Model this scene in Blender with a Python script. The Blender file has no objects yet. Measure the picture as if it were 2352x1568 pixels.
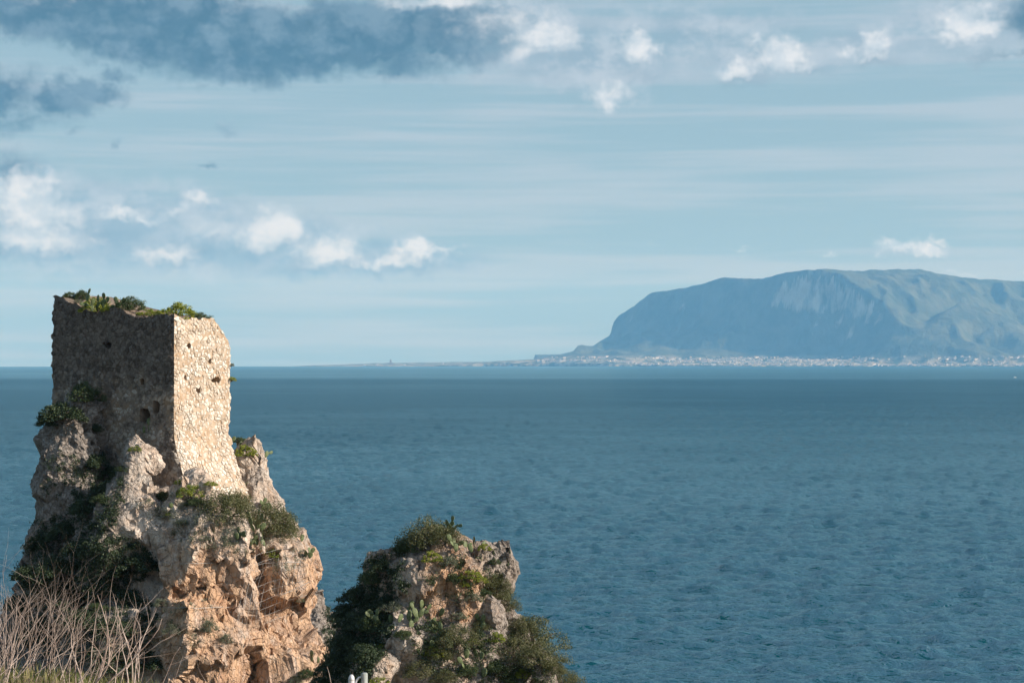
import bpy, bmesh, math, random
import numpy as np
from mathutils import Vector, Matrix, Euler
from mathutils.bvhtree import BVHTree

sc = bpy.context.scene
COL = sc.collection
R_EARTH = 6371000.0
EYE = 45.0
FPX = 4573.0            # focal length in units of a 2352-pixel-wide picture

# ------------------------------------------------------------------ camera
cam_d = bpy.data.cameras.new('camera')
cam_d.sensor_width = 36.0
cam_d.lens = 70.0
cam_d.clip_start = 0.5
cam_d.clip_end = 200000.0
cam = bpy.data.objects.new('camera', cam_d)
COL.objects.link(cam)
cam.location = (0, 0, EYE)
cam.rotation_euler = Euler((math.radians(90.0 + 0.50), 0.0, 0.0), 'XYZ')
sc.camera = cam
sc.render.resolution_x, sc.render.resolution_y = 1024, 682

# ------------------------------------------------------------------ sun
SUN_EL = math.radians(26.0)
SUN_AZ = math.radians(12.0)          # measured from +X (right) towards the viewer
sun_dir = Vector((math.cos(SUN_EL) * math.cos(SUN_AZ), -math.cos(SUN_EL) * math.sin(SUN_AZ), math.sin(SUN_EL)))
sun_d = bpy.data.lights.new('sun', 'SUN')
sun_d.energy = 5.0
sun_d.angle = math.radians(0.53)
sun_d.color = (1.0, 0.93, 0.84)
sun = bpy.data.objects.new('sun', sun_d)
sun.rotation_euler = sun_dir.to_track_quat('Z', 'Y').to_euler()
sun.location = (60, -20, 90)
COL.objects.link(sun)

# ------------------------------------------------------------------ node helper
class NT:
    def __init__(self, tree):
        self.t = tree
        self.t.nodes.clear()
    def n(self, kind, **kw):
        nd = self.t.nodes.new(kind)
        ins = kw.pop('ins', {})
        for k, v in kw.items():
            setattr(nd, k, v)
        for k, v in ins.items():
            self.set(nd.inputs[k], v)
        return nd
    def set(self, sock, v):
        if isinstance(v, bpy.types.NodeSocket):
            self.t.links.new(v, sock)
        elif v is not None:
            if hasattr(sock, 'default_value'):
                dv = sock.default_value
                if hasattr(dv, '__len__') and len(dv) == 4 and len(v) == 3:
                    v = (*v, 1.0)
            sock.default_value = v
    def math(self, op, a, b=None, c=None, clamp=False):
        nd = self.t.nodes.new('ShaderNodeMath'); nd.operation = op; nd.use_clamp = clamp
        for i, v in enumerate((a, b, c)):
            if v is not None: self.set(nd.inputs[i], v)
        return nd.outputs[0]
    def vmath(self, op, a, b=None, scale=None):
        nd = self.t.nodes.new('ShaderNodeVectorMath'); nd.operation = op
        self.set(nd.inputs[0], a)
        if b is not None: self.set(nd.inputs[1], b)
        if scale is not None: self.set(nd.inputs['Scale'], scale)
        return nd.outputs['Value'] if op in ('LENGTH', 'DOT_PRODUCT', 'DISTANCE') else nd.outputs['Vector']
    def mix(self, f, a, b, blend='MIX'):
        nd = self.t.nodes.new('ShaderNodeMix'); nd.data_type = 'RGBA'; nd.blend_type = blend
        self.set(nd.inputs[0], f); self.set(nd.inputs[6], a); self.set(nd.inputs[7], b)
        return nd.outputs[2]
    def smooth(self, v, lo, hi, a=0.0, b=1.0, kind='SMOOTHSTEP'):
        nd = self.t.nodes.new('ShaderNodeMapRange'); nd.interpolation_type = kind
        for i, x in enumerate((v, lo, hi, a, b)): self.set(nd.inputs[i], x)
        return nd.outputs[0]
    def noise(self, vec, scale, detail=4.0, rough=0.55, dist=0.0, out='Fac', dim='3D'):
        nd = self.t.nodes.new('ShaderNodeTexNoise'); nd.noise_dimensions = dim
        self.set(nd.inputs['Vector'], vec)
        for k, v in (('Scale', scale), ('Detail', detail), ('Roughness', rough), ('Distortion', dist)):
            self.set(nd.inputs[k], v)
        return nd.outputs[0] if out == 'Fac' else nd.outputs[1]

# ------------------------------------------------------------------ world: nishita sky, thin veil, clouds by direction
world = bpy.data.worlds.new('World')
sc.world = world
world.use_nodes = True
world.cycles.sampling_method = 'MANUAL'
world.cycles.sample_map_resolution = 256
W = NT(world.node_tree)
SKY_STRENGTH = 0.081
sky = W.n('ShaderNodeTexSky', sky_type='NISHITA', sun_disc=False, sun_elevation=SUN_EL,
          sun_rotation=math.radians(90) + SUN_AZ, altitude=45.0, air_density=1.0, dust_density=1.6, ozone_density=2.0)
gen = W.n('ShaderNodeTexCoord').outputs['Generated']
sep = W.n('ShaderNodeSeparateXYZ', ins={0: gen})
az = W.math('ARCTAN2', sep.outputs[0], sep.outputs[1])
el = W.math('ARCSINE', sep.outputs[2])
U = W.math('MULTIPLY_ADD', az, FPX / 1000.0, 1.176)
V = W.math('MULTIPLY_ADD', el, -FPX / 1000.0, 0.824)     # grows downwards
P = W.n('ShaderNodeCombineXYZ', ins={0: U, 1: V}).outputs[0]
w1 = W.noise(P, 5.0, 3.0, 0.6, out='Color', dim='2D')
w1 = W.vmath('SCALE', W.vmath('SUBTRACT', w1, (0.5, 0.5, 0.5)), scale=0.075)
w2 = W.noise(P, 30.0, 2.0, 0.6, out='Color', dim='2D')
w2 = W.vmath('SCALE', W.vmath('SUBTRACT', w2, (0.5, 0.5, 0.5)), scale=0.040)
PW = W.vmath('ADD', W.vmath('ADD', P, w1), w2)
fine = W.noise(W.vmath('MULTIPLY', P, (1.0, 1.5, 1.0)), 12.0, 5.0, 0.58, dim='2D')

def blobs(lst):
    acc = None
    for (x, y, rx, ry, s) in lst:
        nd = W.n('ShaderNodeVectorMath', operation='MULTIPLY_ADD')
        W.set(nd.inputs[0], PW); W.set(nd.inputs[1], (1000 / rx, 1000 / ry, 0)); W.set(nd.inputs[2], (-x / rx, -y / ry, 0))
        m = W.math('MULTIPLY_ADD', W.vmath('LENGTH', nd.outputs[0]), -0.72 * s, 1.12 * s)
        acc = m if acc is None else W.math('MAXIMUM', acc, m)
    return W.smooth(acc, 0.0, 1.0)

DARK = [(200, 55, 300, 66, 1.1), (420, 85, 330, 74, 1.35), (640, 108, 340, 78, 1.4), (830, 100, 300, 80, 1.35), (980, 75, 240, 70, .95), (20, 20, 120, 60, .6), (1090, 40, 160, 40, .4),
        (20, 240, 130, 70, .85), (120, 250, 130, 46, .8), (215, 222, 95, 32, .78), (270, 188, 46, 22, .66), (60, 295, 170, 46, .6), (40, 395, 110, 48, .66), (185, 320, 50, 24, .5), (285, 342, 20, 22, .45),
        (545, 308, 50, 22, .42), (487, 398, 38, 9, .55), (460, 405, 20, 6, .4),
        (120, 590, 300, 36, .55), (430, 600, 280, 34, .48), (720, 612, 220, 32, .50), (930, 622, 180, 24, .40), (30, 520, 60, 50, .4), (520, 545, 60, 20, .35),
        (1085, 150, 90, 30, .42), (1230, 180, 150, 34, .32), (1340, 228, 130, 30, .30), (1500, 170, 130, 34, .32), (1700, 188, 190, 32, .36), (1850, 176, 140, 30, .32), (2000, 158, 180, 32, .36), (2340, 75, 80, 60, .8), (2280, 150, 160, 26, .5),
        (1180, 662, 160, 14, .25), (2030, 598, 110, 16, .25),
        (160, 560, 400, 90, .50), (520, 582, 380, 60, .50), (800, 604, 320, 42, .52), (960, 612, 200, 30, .42), (40, 500, 120, 80, .40)]
GREY = [(180, 535, 380, 105, 1.3), (520, 565, 360, 72, 1.25), (800, 592, 300, 48, 1.2), (960, 600, 190, 34, 1.0), (60, 470, 160, 80, 1.0), (430, 490, 180, 50, .9),
        (1120, 60, 380, 90, .85), (1350, 120, 330, 100, .9), (1400, 215, 110, 40, .7), (1620, 100, 330, 100, .75), (1780, 150, 200, 50, .8), (2000, 110, 260, 60, .7), (2200, 80, 180, 80, .8), (150, 20, 220, 50, .6), (480, 30, 240, 46, .75), (700, 40, 160, 36, .6),
        (2075, 578, 120, 22, .7), (545, 295, 44, 20, .5)]
BRIGHT = [(150, 520, 120, 34, .55), (480, 540, 110, 26, .45), (690, 580, 90, 22, .5), (240, 560, 140, 24, .4), (150, 14, 90, 38, 0.5), (520, 25, 90, 33, 0.35), (1010, 14, 180, 30, 0.75), (1180, 70, 166, 51, 0.62), (1250, 85, 102, 59, 0.8), (1200, 130, 90, 38, 0.5),
          (70, 470, 90, 64, 1), (100, 500, 102, 59, 0.9), (95, 556, 128, 44, 0.85), (20, 445, 64, 38, 0.75), (285, 495, 64, 20, 0.85), (330, 505, 44, 18, 0.7), (400, 482, 51, 23, 0.55), (450, 472, 64, 23, 0.6), (395, 585, 102, 28, 0.7), (220, 525, 102, 33, 0.4),
          (632, 520, 56, 44, 1.05), (600, 545, 77, 31, 0.8), (560, 560, 64, 18, 0.5), (768, 572, 72, 41, 0.9), (745, 590, 64, 28, 0.6), (880, 600, 90, 20, 0.8), (960, 582, 77, 23, 0.85), (1020, 577, 56, 14, 0.8), (735, 523, 28, 9, 0.5),
          (1470, 112, 51, 38, 0.85), (1515, 122, 31, 28, 0.7), (1400, 220, 72, 33, 0.75), (1425, 195, 38, 26, 0.5), (1350, 140, 77, 33, 0.4), (1790, 142, 56, 44, 0.95), (1800, 165, 64, 23, 0.7), (1680, 166, 54, 26, 0.8), (1740, 110, 51, 26, 0.45), (1930, 132, 38, 20, 0.65), (2008, 118, 41, 33, 0.85), (2000, 145, 51, 15, 0.5),
          (2195, 66, 56, 46, 0.9), (2225, 85, 64, 36, 0.85), (2170, 95, 51, 33, 0.7), (2062, 570, 72, 20, 0.8), (2110, 580, 64, 18, 0.7), (2140, 556, 38, 12, 0.6), (1900, 588, 26, 13, 0.5), (2185, 622, 64, 10, 0.6), (2350, 628, 38, 12, 0.5), (1450, 567, 300, 6, 0.3), (1700, 563, 154, 6, 0.35)]
dk = blobs(DARK); br = blobs(BRIGHT); gr = blobs(GREY)
er = W.math('MULTIPLY', W.math('SUBTRACT', fine, 0.5), 0.85)
def cover(b, k, lo, hi, g=0.3):
    return W.math('MULTIPLY', W.smooth(W.math('MULTIPLY_ADD', er, k, b), lo, hi), W.smooth(b, 0.0, g))
lump = W.noise(PW, 4.2, 4.0, 0.6, dim='2D')
dkA = cover(W.math('MULTIPLY', dk, W.smooth(lump, 0.30, 0.60, 0.72, 1.30)), 0.7, 0.08, 1.0)
grA = cover(gr, 0.9, 0.05, 1.0)
brA = cover(br, 1.0, 0.12, 1.05, 0.35)
# veil of thin high cloud in long level streaks
st = W.noise(W.vmath('MULTIPLY', P, (0.55, 7.0, 1.0)), 1.7, 3.0, 0.5, dim='2D')
st2 = W.noise(W.vmath('MULTIPLY', P, (0.7, 22.0, 1.0)), 1.3, 3.0, 0.6, dim='2D')
stf = W.smooth(W.math('ADD', W.math('MULTIPLY', st, 0.6), W.math('MULTIPLY', st2, 0.4)), 0.39, 0.61)
k = 10.0
def C(r, g, b): return (r * k, g * k, b * k, 1.0)
VEIL = (C(.325, .500, .600), C(.470, .585, .680))
low = W.mix(0.78, sky.outputs[0], W.mix(stf, *VEIL))
c2 = W.mix(W.math('MULTIPLY', grA, 0.78), low, W.mix(W.smooth(fine, .3, .7), C(.27, .395, .505), C(.50, .59, .685)))
c2 = W.mix(W.math('MULTIPLY', dkA, 0.93), c2, W.mix(W.smooth(W.math('ADD', lump, W.math('MULTIPLY', fine, 0.5)), 0.62, 0.92), C(.055, .150, .235), C(.17, .285, .385)))
c3 = W.mix(W.math('MULTIPLY', brA, 0.82), c2, W.mix(W.smooth(fine, .35, .65), C(.66, .74, .82), C(.85, .88, .92)))
bg_low = W.n('ShaderNodeBackground', ins={0: c3, 1: SKY_STRENGTH})
# the rest of the sky, above and all round: the same veil with broken cloud
zc = W.math('ADD', W.math('MAXIMUM', sep.outputs[2], 0.0), 0.12)
plane = W.vmath('DIVIDE', gen, W.n('ShaderNodeCombineXYZ', ins={0: zc, 1: zc, 2: 1.0}).outputs[0])
gc = W.noise(plane, 1.1, 4.0, 0.58, 0.0, dim='2D')
genA = W.math('MULTIPLY', W.smooth(gc, 0.50, 0.72), 0.7)
genB = W.smooth(W.noise(plane, 2.6, 3.0, 0.6, dim='2D'), 0.40, 0.65)
high = W.mix(W.smooth(el, 0.2, 0.7, 0.70, 0.15), sky.outputs[0], W.mix(0.5, *VEIL))
c1 = W.mix(genA, high, W.mix(genB, C(.20, .31, .40), C(.62, .68, .72)))
bg_high = W.n('ShaderNodeBackground', ins={0: c1, 1: SKY_STRENGTH})
# the band of sky low over the gulf and the rest; the two join where both show the plain veil
edge = W.math('MAXIMUM', W.math('MULTIPLY', W.math('ABSOLUTE', az), 0.50), el)
sel = W.smooth(edge, 0.20, 0.24)
mxs = W.n('ShaderNodeMixShader', ins={0: sel, 1: bg_low.outputs[0], 2: bg_high.outputs[0]})
wo = W.n('ShaderNodeOutputWorld', ins={0: mxs.outputs[0]})

# ------------------------------------------------------------------ exposure and render settings
sc.view_settings.view_transform = 'Standard'
sc.view_settings.look = 'None'
sc.view_settings.exposure = 0.32
sc.view_settings.gamma = 1.0
sc.view_settings.use_curve_mapping = False
sc.render.engine = 'CYCLES'
cy = sc.cycles
cy.max_bounces = 5; cy.diffuse_bounces = 2; cy.glossy_bounces = 2; cy.transmission_bounces = 2
cy.volume_bounces = 1; cy.transparent_max_bounces = 6
cy.caustics_reflective = False; cy.caustics_refractive = False
cy.use_denoising = True
cy.use_adaptive_sampling = False

# ------------------------------------------------------------------ small tools
def px(x, y, Y):
    """world point seen at picture position (x, y) of a 2352-wide picture, at distance Y"""
    return Vector(((x - 1176.0) / FPX * Y, Y, EYE + (824.0 - y) / FPX * Y))

def tag(o, label=None, cat=None, group=None, kind=None):
    if label: o['label'] = label
    if cat: o['category'] = cat
    if group: o['group'] = group
    if kind: o['kind'] = kind
    return o

def link(name, data, parent=None):
    o = bpy.data.objects.new(name, data); COL.objects.link(o)
    if parent is not None: o.parent = parent
    return o

def empty(name, loc=(0, 0, 0), rot=(0, 0, 0)):
    o = link(name, None); o.location = loc; o.rotation_euler = rot; o.empty_display_size = 0.2
    return o

def mesh_np(name, verts, faces, mat=None, smooth=True, attrs=None):
    me = bpy.data.meshes.new(name)
    verts = np.asarray(verts, dtype=np.float32)
    faces = np.asarray(faces, dtype=np.int32)
    nv, (nf, k) = len(verts), faces.shape
    me.vertices.add(nv); me.vertices.foreach_set('co', verts.ravel())
    me.loops.add(nf * k); me.loops.foreach_set('vertex_index', faces.ravel())
    me.polygons.add(nf)
    me.polygons.foreach_set('loop_start', np.arange(nf, dtype=np.int32) * k)
    me.polygons.foreach_set('loop_total', np.full(nf, k, dtype=np.int32))
    me.polygons.foreach_set('use_smooth', np.full(nf, bool(smooth)))
    for an, av in (attrs or {}).items():
        a = me.attributes.new(an, 'FLOAT', 'POINT'); a.data.foreach_set('value', np.asarray(av, dtype=np.float32))
    me.update(calc_edges=True); me.validate()
    if mat: me.materials.append(mat)
    return me

# vectorised noise -------------------------------------------------
def _h(ix, iy, iz, s):
    n = (ix.astype(np.int64) * 374761393 + iy.astype(np.int64) * 668265263 + iz.astype(np.int64) * 2147483647 + s * 1274126177) & 0xffffffff
    n = ((n ^ (n >> 13)) * 1274126177) & 0xffffffff
    n = ((n ^ (n >> 16)) * 2246822519) & 0xffffffff
    n = n ^ (n >> 15)
    return (n & 0xffffff).astype(np.float64) / 0xffffff

def vnoise(p, s=0):
    """smooth value noise, -1..1"""
    i = np.floor(p).astype(np.int64); f = p - i
    f = f * f * f * (f * (f * 6 - 15) + 10)
    out = 0
    for dx in (0, 1):
        wx = f[:, 0] if dx else 1 - f[:, 0]
        for dy in (0, 1):
            wy = f[:, 1] if dy else 1 - f[:, 1]
            for dz in (0, 1):
                wz = f[:, 2] if dz else 1 - f[:, 2]
                out = out + _h(i[:, 0] + dx, i[:, 1] + dy, i[:, 2] + dz, s) * wx * wy * wz
    return out * 2 - 1

def fbm(p, octs=4, s=0, gain=0.5):
    a, t, out = 1.0, 0.0, 0
    for o in range(octs):
        out = out + a * vnoise(p * 2.03 ** o + 17.3 * o, s + o); t += a; a *= gain
    return out / t

def ridged(p, octs=4, s=0, gain=0.5):
    a, t, out = 1.0, 0.0, 0
    for o in range(octs):
        out = out + a * (1 - np.abs(vnoise(p * 2.03 ** o + 9.1 * o, s + o)) * 2); t += a; a *= gain
    return out / t

def worley(p, s=0):
    i = np.floor(p).astype(np.int64)
    f1 = np.full(len(p), 9.0); f2 = np.full(len(p), 9.0); cid = np.zeros(len(p)); fac = np.zeros(len(p), np.int64)
    for dx in (-1, 0, 1):
        for dy in (-1, 0, 1):
            for dz in (-1, 0, 1):
                cx, cyy, cz = i[:, 0] + dx, i[:, 1] + dy, i[:, 2] + dz
                vx, vy, vz = p[:, 0] - cx - _h(cx, cyy, cz, s), p[:, 1] - cyy - _h(cx, cyy, cz, s + 1), p[:, 2] - cz - _h(cx, cyy, cz, s + 2)
                d = np.sqrt(vx * vx + vy * vy + vz * vz)
                c = _h(cx, cyy, cz, s + 3)
                g = (cx * 4099 + cyy) * 4099 + cz
                new = d < f1
                f2 = np.where(new, f1, np.minimum(f2, d)); cid = np.where(new, c, cid); fac = np.where(new, g, fac); f1 = np.where(new, d, f1)
    return f1, f2, cid, fac

def sstep(a, b, x):
    t = np.clip((x - a) / (b - a), 0, 1)
    return t * t * (3 - 2 * t)

def surface_nets(f, org, h):
    nx, ny, nz = f.shape
    s = f < 0
    cnt = np.zeros((nx - 1, ny - 1, nz - 1), np.int8)
    offs = [(a, b, c) for a in (0, 1) for b in (0, 1) for c in (0, 1)]
    for a, b, c in offs:
        cnt += s[a:nx - 1 + a, b:ny - 1 + b, c:nz - 1 + c]
    act = np.argwhere((cnt > 0) & (cnt < 8))
    idx = np.full(cnt.shape, -1, np.int32)
    idx[act[:, 0], act[:, 1], act[:, 2]] = np.arange(len(act))
    fv = np.stack([f[act[:, 0] + a, act[:, 1] + b, act[:, 2] + c] for a, b, c in offs], 1)
    acc = np.zeros((len(act), 3)); n = np.zeros(len(act))
    O = np.array(offs, float)
    for i in range(8):
        for j in range(i + 1, 8):
            if np.abs(O[i] - O[j]).sum() != 1: continue
            cr = (fv[:, i] < 0) != (fv[:, j] < 0)
            t = fv[:, i] / np.where(cr, fv[:, i] - fv[:, j], 1)
            acc += np.where(cr[:, None], O[i] + t[:, None] * (O[j] - O[i]), 0); n += cr
    verts = (act + acc / n[:, None]) * h + np.array(org)
    quads = []
    for ax in range(3):
        sl0 = [slice(1, -1)] * 3; sl0[ax] = slice(0, -1)
        sl1 = [slice(1, -1)] * 3; sl1[ax] = slice(1, None)
        a, b = s[tuple(sl0)], s[tuple(sl1)]
        e = np.argwhere(a != b)
        ins = a[e[:, 0], e[:, 1], e[:, 2]]
        e = e + 1; e[:, ax] -= 1
        u, v = [(1, 2), (2, 0), (0, 1)][ax]
        def cell(du, dv):
            q = e.copy(); q[:, u] -= du; q[:, v] -= dv
            return idx[q[:, 0], q[:, 1], q[:, 2]]
        q = np.stack([cell(1, 1), cell(0, 1), cell(0, 0), cell(1, 0)], 1)
        q[~ins] = q[~ins][:, ::-1]
        quads.append(q)
    q = np.concatenate(quads)
    return verts, q[(q >= 0).all(1)]

def vert_normals(v, q):
    n = np.zeros_like(v)
    fn = np.cross(v[q[:, 2]] - v[q[:, 0]], v[q[:, 3]] - v[q[:, 1]])
    for k in range(4): np.add.at(n, q[:, k], fn)
    return n / np.maximum(np.linalg.norm(n, axis=1), 1e-9)[:, None]

# ================================================================== MATERIALS
def material(name):
    m = bpy.data.materials.new(name); m.use_nodes = True
    return m, NT(m.node_tree)

def finish(N, col, rough=0.85, bump=None, bstr=0.5, bdist=0.05, spec=0.3, extra=None):
    b = N.n('ShaderNodeBsdfPrincipled')
    N.set(b.inputs['Base Color'], col); N.set(b.inputs['Roughness'], rough)
    N.set(b.inputs['Specular IOR Level'], spec)
    if bump is not None:
        bp = N.n('ShaderNodeBump', ins={'Strength': bstr, 'Distance': bdist, 'Height': bump})
        N.set(b.inputs['Normal'], bp.outputs[0])
    for kk, v in (extra or {}).items(): N.set(b.inputs[kk], v)
    N.n('ShaderNodeOutputMaterial', ins={0: b.outputs[0]})
    return b

def obj_co(N): return N.n('ShaderNodeTexCoord').outputs['Object']
def attr(N, name): return N.n('ShaderNodeAttribute', attribute_name=name).outputs['Fac']

def mat_sea():
    m, N = material('sea_water')
    co = obj_co(N)
    # wind lanes: long patches of rougher and calmer water
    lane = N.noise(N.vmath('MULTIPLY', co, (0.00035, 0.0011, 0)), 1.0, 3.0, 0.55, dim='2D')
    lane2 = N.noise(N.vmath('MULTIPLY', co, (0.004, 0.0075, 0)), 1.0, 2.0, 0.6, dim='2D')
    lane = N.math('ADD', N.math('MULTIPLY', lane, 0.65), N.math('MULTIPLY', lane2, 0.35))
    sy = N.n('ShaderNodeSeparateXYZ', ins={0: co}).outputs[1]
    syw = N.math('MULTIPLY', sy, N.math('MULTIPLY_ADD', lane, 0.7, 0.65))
    band = N.math('MULTIPLY', N.smooth(syw, 600, 1500), N.smooth(sy, 4900, 4300))       # cloud-shadow band across the gulf, painted as darker, rougher water
    ruff_shade = N.math('ADD', N.math('MULTIPLY', N.smooth(lane, 0.36, 0.64), 0.35), N.math('MULTIPLY', band, 0.75), clamp=True)
    ww = N.vmath('MULTIPLY', co, (0.85, 1.0, 1.0))
    swell = N.noise(ww, 0.055, 1.0, 0.5, dim='2D')
    chop = N.noise(ww, 0.22, 2.0, 0.55, 0.8, dim='2D')
    rip = N.noise(ww, 0.95, 2.0, 0.6, dim='2D')
    h = N.math('ADD', N.math('MULTIPLY', swell, 1.2), N.math('ADD', N.math('MULTIPLY', chop, 0.9), N.math('MULTIPLY', rip, 0.30)))
    h = N.math('MULTIPLY', h, N.math('MULTIPLY_ADD', ruff_shade, 0.6, 0.95))
    bp = N.n('ShaderNodeBump', ins={'Strength': 1.0, 'Distance': 1.0, 'Height': h})
    # wave slopes keep the mean reflectance of open water well below that of a flat mirror at this angle
    fr = N.n('ShaderNodeFresnel', ins={'IOR': 1.333, 'Normal': bp.outputs[0]}).outputs[0]
    fac = N.math('MULTIPLY', N.smooth(fr, 0.10, 0.80, 0.0, 0.46, 'LINEAR'), N.math('MULTIPLY_ADD', ruff_shade, -0.42, 1.0))
    dif = N.n('ShaderNodeBsdfDiffuse', ins={'Color': N.mix(ruff_shade, (0.004, 0.062, 0.080), (0.003, 0.044, 0.066))})
    glo = N.n('ShaderNodeBsdfGlossy', ins={'Color': (0.72, 0.92, 1.0, 1.0), 'Roughness': 0.12, 'Normal': bp.outputs[0]})
    mx = N.n('ShaderNodeMixShader', ins={0: fac, 1: dif.outputs[0], 2: glo.outputs[0]})
    N.n('ShaderNodeOutputMaterial', ins={0: mx.outputs[0]})
    return m

def mat_rock():
    m, N = material('limestone')
    co = obj_co(N)
    geo = N.n('ShaderNodeNewGeometry')
    nz = N.n('ShaderNodeSeparateXYZ', ins={0: geo.outputs['Normal']}).outputs[2]
    big = N.noise(co, 0.33, 5.0, 0.6, 0.6)
    mid = N.noise(co, 1.3, 5.0, 0.62, 0.3)
    fin = N.noise(co, 6.0, 5.0, 0.65)
    strk = N.noise(N.vmath('MULTIPLY', co, (1.5, 1.5, 0.22)), 1.0, 5.0, 0.6, 0.5)
    strk2 = N.noise(N.vmath('MULTIPLY', co, (4.5, 4.5, 0.5)), 1.0, 4.0, 0.6, 0.4)
    iron = attr(N, 'iron')
    cream = N.mix(N.smooth(mid, 0.35, 0.65), (0.50, 0.385, 0.30), (0.78, 0.675, 0.58))
    ochre = N.mix(N.smooth(strk, 0.35, 0.65), (0.46, 0.235, 0.115), (0.68, 0.45, 0.29))
    f_or = N.smooth(N.math('ADD', N.math('MULTIPLY', strk, 0.7), N.math('MULTIPLY_ADD', iron, 0.38, N.math('MULTIPLY', big, 0.45))), 0.58, 0.98)
    col = N.mix(f_or, cream, ochre)
    col = N.mix(N.math('MULTIPLY', N.smooth(strk2, 0.56, 0.70), 0.55), col, (0.78, 0.69, 0.58))
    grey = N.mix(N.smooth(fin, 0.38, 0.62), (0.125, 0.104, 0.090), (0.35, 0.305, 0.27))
    wea_shade = attr(N, 'weather_shade')
    fg = N.smooth(N.math('ADD', N.math('ADD', N.math('MULTIPLY', mid, 0.6), N.math('MULTIPLY', nz, 0.22)), N.math('MULTIPLY', wea_shade, 0.62)), 0.42, 0.78)
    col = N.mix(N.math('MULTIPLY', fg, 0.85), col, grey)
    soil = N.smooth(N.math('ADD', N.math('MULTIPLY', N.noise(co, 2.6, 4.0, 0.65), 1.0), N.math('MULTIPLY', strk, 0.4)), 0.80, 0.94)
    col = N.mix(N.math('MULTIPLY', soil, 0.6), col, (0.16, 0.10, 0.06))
    v = N.n('ShaderNodeTexVoronoi', feature='DISTANCE_TO_EDGE', ins={'Vector': N.vmath('ADD', N.vmath('MULTIPLY', co, (1.0, 1.0, 0.7)), N.vmath('SCALE', N.noise(co, 2.0, 3.0, 0.6, out='Color'), scale=0.5)), 'Scale': 2.4})
    crack = N.smooth(v.outputs[0], 0.0, 0.08)
    bump = N.math('ADD', N.math('MULTIPLY', fin, 0.5), N.math('ADD', N.math('MULTIPLY', N.noise(co, 17.0, 3.0, 0.6), 0.22), N.math('MULTIPLY', crack, 0.28)))
    finish(N, col, 0.92, bump, 1.0, 0.24, 0.15)
    return m

def mat_stone(name, mortar=False):
    m, N = material(name)
    co = obj_co(N)
    r = attr(N, 'rnd'); stain_shade = attr(N, 'stain_shade')
    fin = N.noise(co, 9.0, 5.0, 0.65); mid = N.noise(co, 1.4, 4.0, 0.6); big = N.noise(co, 0.45, 4.0, 0.55)
    if mortar:
        col = N.mix(N.smooth(mid, 0.35, 0.65), (0.40, 0.28, 0.185), (0.55, 0.43, 0.32))
    else:
        col = N.mix(N.smooth(r, 0.1, 0.9), (0.44, 0.35, 0.26), (0.76, 0.69, 0.60))
        col = N.mix(N.math('MULTIPLY', N.smooth(fin, 0.45, 0.7), 0.5), col, (0.80, 0.76, 0.70))
    col = N.mix(N.math('MULTIPLY', N.smooth(N.math('ADD', N.math('MULTIPLY', big, .8), N.math('MULTIPLY', r, .2)), 0.50, 0.68), 0.55), col, (0.50, 0.32, 0.18))
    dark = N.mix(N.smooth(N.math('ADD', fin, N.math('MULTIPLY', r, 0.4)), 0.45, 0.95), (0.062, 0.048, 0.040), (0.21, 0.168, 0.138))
    fs = N.smooth(N.math('ADD', stain_shade, N.math('MULTIPLY', N.math('SUBTRACT', mid, 0.5), 0.9)), 0.25, 0.75)
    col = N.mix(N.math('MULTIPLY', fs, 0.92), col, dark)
    finish(N, col, 0.9, N.math('ADD', fin, N.math('MULTIPLY', N.noise(co, 30.0, 3.0), 0.5)), 0.8, 0.05, 0.15)
    return m

def mat_leaf(name, c1, c2, c3, trans=0.25, rough=0.55):
    m, N = material(name)
    r = attr(N, 'rnd')
    oi = N.n('ShaderNodeObjectInfo').outputs['Random']
    t = N.math('FRACT', N.math('ADD', r, N.math('MULTIPLY', oi, 0.35)))
    col = N.mix(N.smooth(t, 0.0, 0.55), c1, c2)
    col = N.mix(N.smooth(t, 0.62, 1.0), col, c3)
    b = N.n('ShaderNodeBsdfPrincipled', ins={'Base Color': col, 'Roughness': rough, 'Specular IOR Level': 0.3})
    tr = N.n('ShaderNodeBsdfTranslucent', ins={0: N.mix(0.4, col, (0.16, 0.22, 0.03))})
    mx = N.n('ShaderNodeMixShader', ins={0: trans, 1: b.outputs[0], 2: tr.outputs[0]})
    N.n('ShaderNodeOutputMaterial', ins={0: mx.outputs[0]})
    return m

def mat_simple(name, c1, c2, scale=3.0, rough=0.7, spec=0.3, stretch=(1, 1, 1), bstr=0.4, bdist=0.02, lo=.35, hi=.65, metal=0.0):
    m, N = material(name)
    co = N.vmath('MULTIPLY', obj_co(N), stretch)
    f = N.noise(co, scale, 5.0, 0.6)
    finish(N, N.mix(N.smooth(f, lo, hi), c1, c2), rough, N.noise(co, scale * 4, 4.0, 0.6), bstr, bdist, spec, {'Metallic': metal})
    return m

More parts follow.
